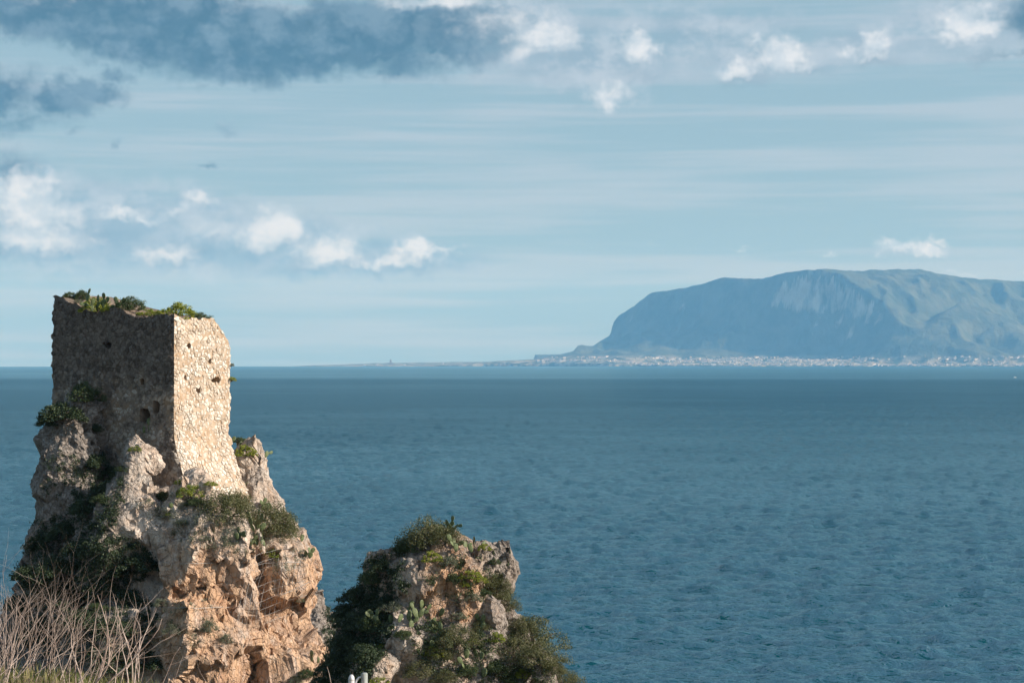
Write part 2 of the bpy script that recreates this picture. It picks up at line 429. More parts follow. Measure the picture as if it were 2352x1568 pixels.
def mat_mountain():
    m, N = material('far_mountain')
    co = obj_co(N)
    nz = N.n('ShaderNodeSeparateXYZ', ins={0: N.n('ShaderNodeNewGeometry').outputs['Normal']}).outputs[2]
    n1 = N.noise(co, 0.004, 6.0, 0.6); n2 = N.noise(co, 0.0012, 5.0, 0.6)
    n3 = N.noise(N.vmath('MULTIPLY', co, (1, 1, 0.25)), 0.012, 4.0, 0.6)
    green = N.mix(N.smooth(n1, 0.35, 0.65), (0.045, 0.060, 0.040), (0.10, 0.110, 0.075))
    pale = N.mix(N.smooth(n1, 0.3, 0.7), (0.34, 0.30, 0.25), (0.56, 0.52, 0.46))
    f = N.smooth(N.math('ADD', N.math('MULTIPLY', N.math('SUBTRACT', 1.0, nz), 0.75), N.math('ADD', N.math('MULTIPLY', n2, 0.5), N.math('MULTIPLY', n3, 0.7))), 1.06, 1.28)
    low_ = N.smooth(N.n('ShaderNodeSeparateXYZ', ins={0: co}).outputs[2], 110.0, 20.0)
    green = N.mix(N.math('MULTIPLY', low_, N.smooth(N.noise(co, 0.008, 3.0, 0.6), 0.40, 0.62)), green, (0.34, 0.31, 0.24))
    finish(N, N.mix(f, green, pale), 0.95, n3, 1.0, 30.0, 0.1)
    return m

def mat_haze():
    m = bpy.data.materials.new('sea_haze'); m.use_nodes = True
    N = NT(m.node_tree)
    v = N.n('ShaderNodeVolumePrincipled')
    N.set(v.inputs['Color'], (0.19, 0.50, 0.90)); v.inputs['Density'].default_value = 3.8e-5
    N.set(v.inputs['Absorption Color'], (1.0, 1.0, 1.0))
    v.inputs['Anisotropy'].default_value = 0.0
    N.n('ShaderNodeOutputMaterial', ins={1: v.outputs[0]})
    return m

M = dict(
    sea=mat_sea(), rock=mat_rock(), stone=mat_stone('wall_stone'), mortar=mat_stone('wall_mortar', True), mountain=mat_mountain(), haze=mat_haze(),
    mastic=mat_leaf('mastic_leaf', (0.030, 0.050, 0.022), (0.060, 0.088, 0.034), (0.11, 0.14, 0.055), 0.15),
    dark=mat_leaf('ivy_leaf', (0.022, 0.036, 0.020), (0.042, 0.064, 0.030), (0.075, 0.10, 0.045), 0.12),
    euph=mat_leaf('spurge_leaf', (0.10, 0.15, 0.030), (0.24, 0.28, 0.040), (0.42, 0.42, 0.05), 0.25),
    olive=mat_leaf('olive_leaf', (0.060, 0.068, 0.028), (0.11, 0.115, 0.048), (0.19, 0.18, 0.085), 0.2),
    greyleaf=mat_leaf('grey_leaf', (0.085, 0.105, 0.07), (0.16, 0.18, 0.12), (0.26, 0.26, 0.17), 0.2),
    grass=mat_leaf('grass_blade', (0.08, 0.10, 0.03), (0.17, 0.17, 0.06), (0.34, 0.28, 0.13), 0.25),
    cactus=mat_simple('cactus_pad', (0.060, 0.088, 0.034), (0.17, 0.20, 0.088), 5.0, 0.55, 0.35),
    bark=mat_simple('shrub_bark', (0.10, 0.075, 0.055), (0.24, 0.19, 0.145), 8.0, 0.9, 0.1),
    twig=mat_simple('bare_twig', (0.28, 0.20, 0.165), (0.60, 0.48, 0.41), 9.0, 0.8, 0.2, (1, 1, 0.3)),
    soil=mat_simple('hill_soil', (0.13, 0.095, 0.055), (0.26, 0.21, 0.12), 0.9, 0.95, 0.1, bstr=0.9, bdist=0.15),
    cable=mat_simple('steel_cable', (0.40, 0.39, 0.37), (0.62, 0.61, 0.58), 6.0, 0.45, 0.5, metal=0.3),
    post=mat_simple('weathered_post', (0.24, 0.27, 0.26), (0.46, 0.48, 0.45), 5.0, 0.6, 0.3, (1, 1, .4)),
    enamel=mat_simple('white_enamel', (0.62, 0.60, 0.60), (0.80, 0.79, 0.80), 9.0, 0.35, 0.5),
    plaster=mat_simple('house_plaster', (0.46, 0.43, 0.40), (0.66, 0.63, 0.60), 0.02, 0.85, 0.2, bdist=0.2),
    roof=mat_simple('house_roof', (0.30, 0.21, 0.16), (0.44, 0.34, 0.28), 0.05, 0.9, 0.2, bdist=0.2),
    pane=mat_simple('dark_pane', (0.03, 0.04, 0.05), (0.06, 0.07, 0.08), 0.5, 0.2, 0.5),
    darkstone=mat_simple('cape_stone', (0.20, 0.17, 0.14), (0.33, 0.29, 0.25), 0.05, 0.9, 0.2, bdist=0.3),
)

# ================================================================== STRUCTURE
def drop(d2): return d2 / (2 * R_EARTH)

def waves(x, y):
    """short wind sea running in from the gulf: many small wave trains of even steepness"""
    r = np.random.RandomState(4); z = np.zeros_like(x)
    for lam in np.geomspace(1.3, 13.0, 44):
        th = r.normal(math.radians(-82), 0.62); kk = 2 * math.pi / lam
        z += 0.060 * lam / (2 * math.pi) * np.sin(kk * (x * math.cos(th) + y * math.sin(th)) + r.uniform(0, 6.28))
    return z + 0.35 * np.maximum(z, 0) ** 2

def build_sea():
    def patch(ang, rad, wavy=False):
        A, Rr = np.meshgrid(ang, rad)
        v = np.stack([Rr * np.sin(A), Rr * np.cos(A), -drop(Rr ** 2)], -1).reshape(-1, 3)
        if wavy:
            f = sstep(234, 250, Rr.ravel()) * sstep(0.288, 0.275, np.abs(A.ravel())) * sstep(3300, 1500, Rr.ravel())
            v[:, 2] += waves(v[:, 0], v[:, 1]) * f
        na, nr = len(ang), len(rad)
        i, j = np.meshgrid(np.arange(nr - 1), np.arange(na - 1), indexing='ij')
        a = (i * na + j).ravel()
        return v, np.stack([a, a + 1, a + na + 1, a + na], 1)[:, ::-1]
    W_ = 0.29
    far = np.geomspace(3400, 30500, 60)
    near = 1.0 / np.linspace(1 / 230.0, 1 / 3400.0, 640)
    parts = [patch(np.linspace(-W_, W_, 900), np.concatenate([near[:-1], far]), True),
             patch(np.linspace(-W_, W_, 40), np.concatenate([[0.0], np.geomspace(20, 230, 30)])),
             patch(np.linspace(W_, 2 * math.pi - W_, 160), np.concatenate([[0.0], np.geomspace(20, 30500, 120)]))]
    V, Q, off = [], [], 0
    for v, q in parts:
        V.append(v); Q.append(q + off); off += len(v)
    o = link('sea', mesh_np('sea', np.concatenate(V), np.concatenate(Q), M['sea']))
    return tag(o, kind='structure')
build_sea()

def pxH(x, y, D):
    p = px(x, y, D)
    return (p.x, p.y, p.z + drop(p.x ** 2 + p.y ** 2))

def build_mountain():
    def line(pts): return np.array([pxH(*p) for p in pts])
    k = 1000.0
    r1 = line([(740, 841, 24.0 * k), (800, 838, 24.0 * k), (900, 835, 24.0 * k), (960, 837, 24.0 * k), (1040, 836, 24.0 * k), (1110, 831, 24.1 * k), (1240, 825, 24.2 * k), (1290, 814, 24.3 * k),
               (1316, 808, 24.3 * k), (1324, 800, 24.3 * k), (1331, 790, 24.3 * k), (1343, 793, 24.3 * k), (1362, 796, 24.4 * k), (1385, 780, 24.4 * k), (1400, 772, 24.4 * k),
               (1406, 748, 24.4 * k), (1430, 715, 24.4 * k), (1470, 690, 24.3 * k), (1500, 668, 24.2 * k), (1545, 663, 24.0 * k), (1600, 651, 23.8 * k), (1665, 632, 23.5 * k),
               (1710, 637, 23.3 * k), (1760, 636, 23.1 * k), (1800, 622, 22.9 * k), (1875, 615, 22.5 * k)])
    r2 = line([(1875, 615, 22.5 * k), (1960, 621, 22.9 * k), (2060, 616, 23.2 * k), (2110, 617, 23.4 * k), (2150, 627, 23.5 * k), (2230, 638, 23.7 * k), (2352, 645, 24 * k), (2600, 655, 24.3 * k), (3000, 690, 24.5 * k)])
    sa = line([(1875, 615, 22.5 * k), (1930, 652, 22.2 * k), (1990, 692, 21.8 * k), (2040, 740, 21.4 * k), (2085, 790, 21.1 * k)])
    sb = line([(2420, 800, 21.2 * k), (2340, 755, 21.7 * k), (2290, 718, 22.0 * k), (2210, 692, 22.1 * k), (2160, 722, 21.8 * k), (2110, 768, 21.4 * k), (2080, 800, 21.2 * k)])
    xs = np.arange(-2600, 10200, 22.0); ys = np.arange(19300, 26200, 24.0)
    X, Y = np.meshgrid(xs, ys, indexing='ij')
    P3 = np.stack([X.ravel(), Y.ravel(), np.zeros(X.size)], 1)
    wob = np.stack([fbm(P3 / 420.0, 3, 5), fbm(P3 / 420.0 + 50, 3, 6)], 1) * 70.0
    Q = P3[:, :2] + wob
    DM = np.full(len(Q), 1e9)
    def ridge(L, prof_front, prof_back, cut=False):
        H = np.full(len(Q), -60.0)
        for kk, (a, b) in enumerate(zip(L[:-1], L[1:])):
            d = b[:2] - a[:2]; t0 = ((Q - a[:2]) @ d) / (d @ d); t = np.clip(t0, 0, 1)
            c = a[:2] + t[:, None] * d
            dist = np.hypot(*(Q - c).T); np.minimum(DM, dist, out=DM)
            side = (Q[:, 0] - a[0]) * d[1] - (Q[:, 1] - a[1]) * d[0]      # >0: to the right of the line's direction
            hz = a[2] + t * (b[2] - a[2])
            fr = np.interp(dist, *prof_front); bk = np.interp(dist, *prof_back)
            h1 = hz * np.where(side > 0, fr, bk)
            if cut and kk == 0: h1 = np.where(t0 < 0, hz * np.interp(dist, *endcut), h1)
            H = np.maximum(H, h1)
        return H
    cliff = ([0, 90, 260, 420, 900, 1700, 2600], [1, .93, .62, .40, .24, .09, 0])
    gentle = ([0, 500, 1200, 2000, 3000], [1, .80, .42, .15, 0])
    soft = ([0, 200, 600, 1200, 1900], [1, .82, .42, .14, 0])
    endcut = ([0, 60, 180, 300, 700], [1, .85, .35, .12, 0])
    narrow = ([0, 120, 300, 600], [1, .8, .25, 0])
    i_c = 13
    H = ridge(r1[i_c:], cliff, cliff, True)
    H = np.maximum(H, ridge(r1[:i_c + 2], narrow, narrow))
    H = np.maximum(H, ridge(r2, gentle, gentle, True))
    H = np.maximum(H, ridge(sa, cliff, soft))
    H = np.maximum(H, ridge(sb, soft, soft))
    gul = ridged(np.stack([Q[:, 0] / 330, Q[:, 1] / 650, Q[:, 0] * 0], 1), 5, 31)
    H = H + np.clip(H / 420.0, 0, 1) * sstep(60, 420, DM) * (gul - 0.1) * 150
    Hg = H.reshape(X.shape)
    for _ in range(3):
        pd = np.pad(Hg, 1, mode='edge'); Hg = (pd[:-2, 1:-1] + pd[2:, 1:-1] + pd[1:-1, :-2] + pd[1:-1, 2:] + 2 * Hg) / 6
    H = Hg.ravel()
    H = H + np.clip(H / 60, 0, 1) * fbm(P3 / 90.0, 4, 12) * np.clip(H / 30, 2, 14)
    prof = np.array([pxH(*p) for p in [(740, 841, 24000), (900, 836, 24000), (1040, 836, 24000), (1110, 831, 24000), (1240, 825, 24200), (1290, 814, 24300), (1316, 808, 24300), (1324, 799, 24300), (1331, 789, 24300), (1345, 795, 24300), (1362, 796, 24400), (1385, 780, 24400), (1402, 770, 24400), (1408, 742, 24400), (1430, 712, 24400), (1470, 688, 24300), (1500, 666, 24200)]])
    pxx = 1176 + P3[:, 0] / P3[:, 1] * FPX
    cap = np.interp(pxx, 1176 + prof[:, 0] / prof[:, 1] * FPX, prof[:, 2], right=5000)
    H = np.where(pxx < 1495, np.minimum(H, cap), H)
    shore = np.interp(P3[:, 0], [-2600, -2100, 300, 1100, 5200, 10200], [23700, 23500, 22700, 22000, 20300, 19700]) + fbm(P3 / 500, 3, 44) * 120
    t = P3[:, 1] - shore
    plain = np.interp(t, [-60, 0, 30, 400, 1600, 3000], [-40, -3, 14, 30, 95, 150]) * np.where(P3[:, 0] < 300, np.interp(P3[:, 0], [-2600, -1800, -300, 300], [.1, .3, .4, .6]), 1.0)
    plain = np.where(P3[:, 1] > shore, plain, -40) + np.where(P3[:, 1] > shore + 60, fbm(P3 / 150, 3, 71) * 6, 0)
    lim = np.interp(t, [0, 300, 800, 1150, 1450, 1750], [10, 30, 85, 200, 620, 2500]) * (1 + 2.0 * sstep(2000, 700, P3[:, 0]) + 3.0 * sstep(3600, 4200, P3[:, 0]) * sstep(250, 600, t))
    H = np.where(t > 0, np.maximum(np.minimum(H, lim), plain), -40)
    z = H - drop(P3[:, 0] ** 2 + P3[:, 1] ** 2)
    v = np.stack([P3[:, 0], P3[:, 1], z], 1)
    nx, ny = X.shape
    i, j = np.meshgrid(np.arange(nx - 1), np.arange(ny - 1), indexing='ij')
    a = (i * ny + j).ravel()
    q = np.stack([a, a + ny, a + ny + 1, a + 1], 1)
    o = link('mountain', mesh_np('mountain', v, q, M['mountain']))
    tag(o, kind='structure')
    def height(x, y):
        i = int(round((x - xs[0]) / 22.0)); j = int(round((y - ys[0]) / 24.0))
        return float(z.reshape(nx, ny)[min(max(i, 0), nx - 1), min(max(j, 0), ny - 1)])
    def shore_at(x): return float(np.interp(x, [-2600, -2100, 300, 1100, 5200, 10200], [23700, 23500, 22700, 22000, 20300, 19700]))
    return height, shore_at
mount_h, shore_at = build_mountain()

def hill_z(x, y):
    z = np.interp(y, [-20, 0, 10, 18, 24, 30, 40, 60, 80, 100], [44.6, 43.3, 42.95, 42.02, 40.7, 39.0, 33, 15, 0, -6])
    z = z - 0.16 * np.maximum(0, x + 3.4) * sstep(8, 18, y) + 0.13 * sstep(-3.4, -4.4, x) * sstep(10, 18, y)
    return z

def build_hill():
    xs = np.concatenate([np.linspace(-70, -8, 40, endpoint=False), np.linspace(-8, 4, 120, endpoint=False), np.linspace(4, 70, 41)])
    ys = np.concatenate([np.linspace(-20, 10, 40, endpoint=False), np.linspace(10, 34, 150, endpoint=False), np.linspace(34, 100, 60)])
    X, Y = np.meshgrid(xs, ys, indexing='ij')
    p = np.stack([X.ravel(), Y.ravel(), 0 * X.ravel()], 1)
    z = hill_z(p[:, 0], p[:, 1]) + fbm(p / 1.7, 4, 91) * 0.10 + fbm(p / 14, 3, 92) * np.clip((p[:, 1] - 28) / 20, 0, 1) * 2
    p[:, 2] = z
    nx, ny = X.shape
    i, j = np.meshgrid(np.arange(nx - 1), np.arange(ny - 1), indexing='ij')
    a = (i * ny + j).ravel()
    q = np.stack([a, a + ny, a + ny + 1, a + 1], 1)
    return tag(link('hillside', mesh_np('hillside', p, q, M['soil'])), kind='structure')
build_hill()

def build_haze():
    X0, X1, Y0, Y1, Z0, Z1 = -31000, 31000, -31000, 31000, -110.0, 1200.0
    v = [(x, y, z) for z in (Z0, Z1) for y in (Y0, Y1) for x in (X0, X1)]
    f = [(0, 2, 3, 1), (4, 5, 7, 6), (0, 1, 5, 4), (2, 6, 7, 3), (0, 4, 6, 2), (1, 3, 7, 5)]
    o = link('haze', mesh_np('haze', v, f, M['haze'], smooth=False))
    return tag(o, 'pale blue sea haze over the gulf', None, None, 'stuff')
build_haze()
# ------------------------------------------------------------------ rocks
ANG = np.radians([0, 45, 90, 135, 180, 225, 270, 315])
def radial_fn(axis, levels):
    """levels: list of (z, [r at the 8 compass angles]); gives r(theta, z)"""
    zs = np.array([l[0] for l in levels]); rr = np.array([l[1] for l in levels], float)
    o = np.argsort(zs); zs, rr = zs[o], rr[o]
    def f(x, y, z):
        dx, dy = x - axis[0], y - axis[1]
        th = np.mod(np.arctan2(dy, dx), 2 * math.pi) / (math.pi / 4)
        k = np.floor(th).astype(int) % 8; t = th - np.floor(th); t = t * t * (3 - 2 * t)
        zi = np.clip(np.interp(z, zs, np.arange(len(zs))), 0, len(zs) - 1.001)
        a = np.floor(zi).astype(int); u = zi - a
        r0 = rr[a, k] * (1 - t) + rr[a, (k + 1) % 8] * t
        r1 = rr[a + 1, k] * (1 - t) + rr[a + 1, (k + 1) % 8] * t
        return np.hypot(dx, dy) - (r0 * (1 - u) + r1 * u)
    return f

def smin(a, b, k):
    h = np.clip(0.5 + 0.5 * (b - a) / k, 0, 1)
    return b * (1 - h) + a * h - k * h * (1 - h)

def sdf_grid(org, dims, h, base, adds, subs):
    nx, ny, nz = [int(round(d / h)) + 1 for d in dims]
    xs = org[0] + np.arange(nx) * h; ys = org[1] + np.arange(ny) * h; zs = org[2] + np.arange(nz) * h
    f = np.empty((nx, ny, nz), np.float32)
    for i in range(0, nx, 24):
        X, Y, Z = np.meshgrid(xs[i:i + 24], ys, zs, indexing='ij')
        f[i:i + 24] = base(X, Y, Z)
    def box(c, r, pad):
        m = max(r) * 1.3 + pad
        return [slice(max(0, int((c[k] - m - org[k]) / h)), max(0, min(n, int((c[k] + m - org[k]) / h) + 2))) for k, n in enumerate((nx, ny, nz))]
    def ell(c, r, rot, pw, sl):
        X, Y, Z = np.meshgrid(xs[sl[0]], ys[sl[1]], zs[sl[2]], indexing='ij')
        p = np.stack([X - c[0], Y - c[1], Z - c[2]], -1) @ np.array(Euler([math.radians(a) for a in rot]).to_matrix())
        q = (np.abs(p / np.array(r)) ** pw).sum(-1) ** (1.0 / pw)
        return (q - 1) * min(r)
    for (c, r, rot, pw, k) in adds:
        sl = tuple(box(c, r, k + 0.6))
        f[sl] = smin(f[sl], ell(c, r, rot, pw, sl), k)
    for (c, r, rot, pw, k) in subs:
        sl = tuple(box(c, r, k + 0.6))
        f[sl] = -smin(-f[sl], ell(c, r, rot, pw, sl), k)
    f[0] = f[-1] = 1; f[:, 0] = f[:, -1] = 1; f[:, :, -1] = 1
    return surface_nets(f, org, h)

def facet(v, q, size, seed, k, tilt=0.3, warp=0.35, crack=0.0):
    """press the surface into flat tilted faces, one for each cell of a broken-up solid"""
    size = np.asarray(size, float)
    m = float(size.min())
    w = v + np.stack([fbm(v / (m * 0.9), 3, seed + 1 + a) for a in range(3)], 1) * warp * m
    f1, f2, c, cid = worley(w / size, seed + 9)
    n = vert_normals(v, q)
    _, inv = np.unique(cid, return_inverse=True)
    cnt = np.bincount(inv).astype(float)
    mc = np.stack([np.bincount(inv, v[:, a]) for a in range(3)], 1) / cnt[:, None]
    nc = np.stack([np.bincount(inv, n[:, a]) for a in range(3)], 1) / cnt[:, None]
    hh = np.random.RandomState(seed).uniform(-1, 1, nc.shape) * tilt
    coh = np.clip((np.linalg.norm(nc, axis=1) - 0.25) / 0.4, 0, 1)          # cells that wrap round an edge stay as they are
    nc = nc / np.maximum(np.linalg.norm(nc, axis=1), 1e-6)[:, None] + hh
    nc /= np.linalg.norm(nc, axis=1)[:, None]
    d = ((v - mc[inv]) * nc[inv]).sum(1)
    v = v - nc[inv] * np.clip(d * k, -m * 0.45, m * 0.45)[:, None] * coh[inv][:, None]
    if crack:
        v = v - n * ((1 - sstep(0.0, 0.07, f2 - f1)) * crack * (c > 0.4))[:, None]
    return v

def crag(v, q, seed, amp=1.0, blk=1.0):
    """break a smooth rock body into slabs, ledges, flutes and pits"""
    n = vert_normals(v, q)
    v = v + n * (amp * (fbm(v / 2.6, 3, seed) * 0.40 + ridged(v * np.array([0.9, 0.9, 0.25]), 3, seed + 40) * 0.16))[:, None]
    v = facet(v, q, np.array([2.3, 2.3, 3.6]) * blk, seed + 100, 0.88, 0.38, 0.30, 0.22 * amp)
    w = v + np.stack([fbm(v / 1.2, 3, seed + 80 + a) for a in range(3)], 1) * 0.35
    f1, f2, c, _c = worley(w / (np.array([1.15, 1.15, 6.0]) * blk), seed + 90)
    v = v - vert_normals(v, q) * (amp * (1 - sstep(0.0, 0.10, f2 - f1)) * 0.30 * (c > 0.45))[:, None]      # upright fissures
    v = facet(v, q, np.array([0.95, 0.95, 1.7]) * blk, seed + 200, 0.85, 0.42, 0.35, 0.09 * amp)
    n = vert_normals(v, q)
    v = v + n * (amp * ridged(v * np.array([2.2, 2.2, 0.8]), 3, seed + 50) * 0.06)[:, None]
    v = facet(v, q, np.array([0.42, 0.42, 0.68]) * blk ** 0.5, seed + 300, 0.80, 0.40, 0.35)
    n = vert_normals(v, q)
    return v + n * (amp * fbm(v / 0.2, 2, seed + 60) * 0.035)[:, None]

ROCKS = []
def rock_object(name, v, q, iron, weather_shade, parent=None):
    o = link(name, mesh_np(name, v, q, M['rock'], False, {'iron': iron(v), 'weather_shade': weather_shade(v)}), parent)
    ROCKS.append(BVHTree.FromPolygons([tuple(p) for p in v], q.tolist()))
    return o

def foot(name, axis, fn, z0, parent, n=72, m=26, seed=0):
    """the plain lower body of a stack, from below the picture down into the sea"""
    zs = np.linspace(z0, -3, m); th = np.linspace(0, 2 * math.pi, n, endpoint=False)
    T, Z = np.meshgrid(th, zs)
    r = -fn(axis[0] + 1e-6 * np.cos(T), axis[1] + 1e-6 * np.sin(T), Z) - 0.35
    v = np.stack([axis[0] + r * np.cos(T), axis[1] + r * np.sin(T), Z], -1).reshape(-1, 3)
    nz_ = fbm(v / 3.0, 4, seed) * 0.9
    d = v - np.array([axis[0], axis[1], 0]); d[:, 2] = 0; d /= np.maximum(np.linalg.norm(d, axis=1), 1e-6)[:, None]
    v = v + d * np.where(v[:, 2] > z0 - 1.5, 0, nz_)[:, None]
    i, j = np.meshgrid(np.arange(m - 1), np.arange(n), indexing='ij')
    a = (i * n + j).ravel(); b = (i * n + (j + 1) % n).ravel()
    q = np.stack([a, a + n, b + n, b], 1)
    return link(name, mesh_np(name, v, q, M['rock'], True, {'iron': np.zeros(len(v)), 'weather_shade': np.full(len(v), .5)}), parent)

def ib(x, y, D, r, rot=(0, 0, 0), pw=2.4, k=0.5):
    p = px(x, y, D); return ((p.x, p.y, p.z), r, rot, pw, k)

# --- the sea stack that carries the tower
AX1 = (-21.5, 120.0)
L1 = [(41, [4.5, 5, 6, 6.5, 6.0, 4.5, 3.2, 3.4]), (37.3, [6.0, 7.2, 8.0, 8.4, 6.6, 5.7, 5.0, 5.4]), (36.0, [7.2, 7.8, 8.2, 8.5, 6.8, 5.8, 5.6, 6.2]), (34, [9.3, 8.6, 8.5, 8.6, 7.2, 6.2, 6.6, 8.0]),
      (31, [9.4, 9.0, 9.0, 9.0, 8.2, 7.0, 7.6, 9.2]), (28, [9.4, 9.5, 9.5, 9.6, 10.0, 8.4, 8.6, 9.8]), (25, [10.6, 10.5, 10.5, 10.8, 11.2, 9.6, 9.6, 11.0]),
      (10, [14, 14, 14, 14, 14.5, 13, 13.5, 14]), (-4, [16.5, 16, 16, 16, 17, 16, 16, 16])]
rf1 = radial_fn(AX1, L1)
def base1(X, Y, Z):
    top = np.interp(X, [-31, -25, -19.5, -17.5, -15.6, -12.2, -10], [36.6, 37.3, 37.5, 37.0, 36.3, 34.2, 32.6]) - 0.42 * np.maximum(0, 115.6 - Y) + 0.10 * np.maximum(0, Y - 121)
    return np.maximum(rf1(X, Y, Z) * 0.85, (Z - top) * 0.8)
ADD1 = [ib(174, 1050, 119.2, (1.85, 2.0, 3.8), (0, 4, 0), 2.8, .5),            # tall boulder against the tower's left
        ib(163, 1150, 118.6, (1.8, 2.0, 3.4), (0, 0, 20), 2.8, .6),
        ib(314, 1070, 114.7, (0.72, 0.9, 1.55), (0, 10, 0), 2.6, .25),           # knob before the tower
        ib(335, 1050, 114.7, (0.62, 0.7, 0.55), (0, 20, 0), 2.6, .2),
        ib(305, 1135, 114.0, (1.25, 1.0, 0.9), (0, 15, 0), 2.4, .3),
        ib(290, 1178, 113.3, (2.1, 1.5, 0.95), (0, -8, 0), 2.6, .35),
        ib(265, 1232, 113.2, (1.9, 1.5, 1.35), (0, 0, 0), 2.8, .4),
        ib(446, 1150, 113.8, (1.15, 1.2, 1.55), (0, 6, 10), 2.8, .35),            # pillar under the corner
        ib(400, 1215, 113.0, (1.1, 1.2, 1.2), (0, 0, 0), 2.6, .4),
        ib(505, 1275, 113.0, (2.3, 2.0, 2.5), (0, 0, 30), 2.8, .4),
        ib(430, 1290, 112.6, (1.5, 1.4, 1.8), (0, 0, 10), 2.8, .4),
        ib(652, 1312, 115.8, (1.60, 2.0, 2.0), (0, 4, 15), 2.8, .25),               # overhanging right-hand boulder
        ib(672, 1385, 115.9, (1.05, 1.6, 1.55), (0, -12, 10), 2.4, .3),
        ib(455, 1500, 111.6, (2.7, 2.3, 3.8), (0, 0, 15), 2.8, .5),
        ib(560, 1440, 112.6, (1.4, 1.6, 3.2), (0, -10, 10), 2.6, .4),
        ib(655, 1545, 114.0, (2.3, 2.4, 2.6), (0, 18, 0), 2.6, .5),
        ib(220, 1335, 112.6, (1.0, 1.0, 0.9), (0, 0, 0), 2.5, .3),
        ib(110, 1335, 114.0, (1.4, 1.4, 1.3), (0, 0, 0), 2.5, .4),
        ib(250, 1480, 111.5, (2.6, 1.8, 2.2), (0, 0, 0), 2.6, .5),
        ib(575, 1062, 124.6, (0.95, 1.5, 1.75), (0, 5, 0), 2.6, .25),               # crag behind the tower
        ib(585, 1115, 124.0, (0.75, 1.5, 1.0), (0, 0, 0), 2.4, .3)]
SUB1 = [ib(438, 1370, 110.6, (1.25, 1.1, 0.62), (0, 14, 0), 2.2, .12),              # shallow cave
        ib(612, 1400, 113.2, (0.75, 1.2, 1.9), (0, -16, 0), 2.2, .2),                # hollow beside the overhang
        ib(655, 1462, 113.2, (1.35, 1.3, 0.75), (0, 12, 0), 2.2, .2),
        ib(588, 1270, 112.8, (0.22, 1.5, 1.9), (0, -12, 0), 2.2, .15),
        ib(512, 1330, 110.9, (0.20, 0.9, 1.6), (0, -22, 0), 2.2, .1),
        ib(225, 1110, 114.8, (0.55, 1.6, 1.9), (0, 8, 0), 2.2, .25),
        ib(345, 1330, 111.8, (0.5, 1.5, 1.9), (0, 0, 0), 2.2, .3)]
stack1 = empty('tower_stack', (AX1[0], AX1[1], 0))
tag(stack1, 'tall orange and grey limestone sea stack carrying the ruined tower', 'rock', 'limestone sea stacks')
def keep(o, parent):
    o.parent = parent; o.matrix_parent_inverse = Matrix.Translation(parent.location).inverted()
    return o
v, q = sdf_grid((-35.5, 107.5, 24.0), (28.0, 24.0, 19.5), 0.115, base1, ADD1, SUB1)
v = crag(v, q, 3)
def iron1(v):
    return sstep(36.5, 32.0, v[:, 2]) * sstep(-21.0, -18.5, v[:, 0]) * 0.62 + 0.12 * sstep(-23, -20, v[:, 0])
def wea_shade1(v):  # weathering, plus shade painted as darker grey on the left flank
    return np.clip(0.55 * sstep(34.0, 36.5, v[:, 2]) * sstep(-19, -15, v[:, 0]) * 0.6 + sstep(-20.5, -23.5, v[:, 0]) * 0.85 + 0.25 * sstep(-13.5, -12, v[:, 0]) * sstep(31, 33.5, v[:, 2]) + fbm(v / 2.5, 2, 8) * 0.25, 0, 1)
keep(rock_object('crag_face', v, q, iron1, wea_shade1), stack1)
keep(foot('rock_base', AX1, rf1, 25.5, None, seed=5), stack1)

# --- the lower, overgrown stack to its right
AX2 = (-3.27, 100.0)
L2 = [(36.82, [0.27, 0.36, 0.55, 0.73, 0.73, 0.55, 0.27, 0.18]), (36.09, [0.91, 1.09, 1.27, 1.45, 1.55, 1.18, 0.91, 0.82]), (35.45, [2.36, 2.0, 2.0, 2.18, 2.64, 2.0, 1.82, 2.0]), (34.55, [2.91, 2.64, 2.64, 2.73, 3.45, 2.73, 2.45, 2.64]), (33.82, [2.82, 2.91, 3.0, 3.27, 4.09, 3.09, 2.73, 2.64]), (33.09, [2.73, 3.09, 3.27, 3.82, 4.55, 3.45, 2.73, 2.55]), (32.45, [3.09, 3.45, 3.64, 4.36, 5.09, 4.0, 3.18, 3.09]), (31.55, [3.91, 4.09, 4.18, 4.91, 5.36, 4.55, 4.0, 4.0]), (30.36, [4.73, 4.73, 4.73, 5.27, 5.73, 5.09, 4.64, 4.73]), (29.09, [5.91, 5.45, 5.45, 5.64, 5.91, 5.45, 5.18, 5.45]), (26.82, [6.73, 6.36, 6.36, 6.36, 6.55, 6.36, 6.36, 6.55]), (10, [9.09, 9.09, 9.09, 9.09, 9.09, 9.09, 9.09, 9.09]), (-4, [10.91, 10.91, 10.91, 10.91, 10.91, 10.91, 10.91, 10.91])]
rf2 = radial_fn(AX2, L2)
def base2(X, Y, Z):
    return np.maximum(rf2(X, Y, Z) * 0.8, Z - 36.36)
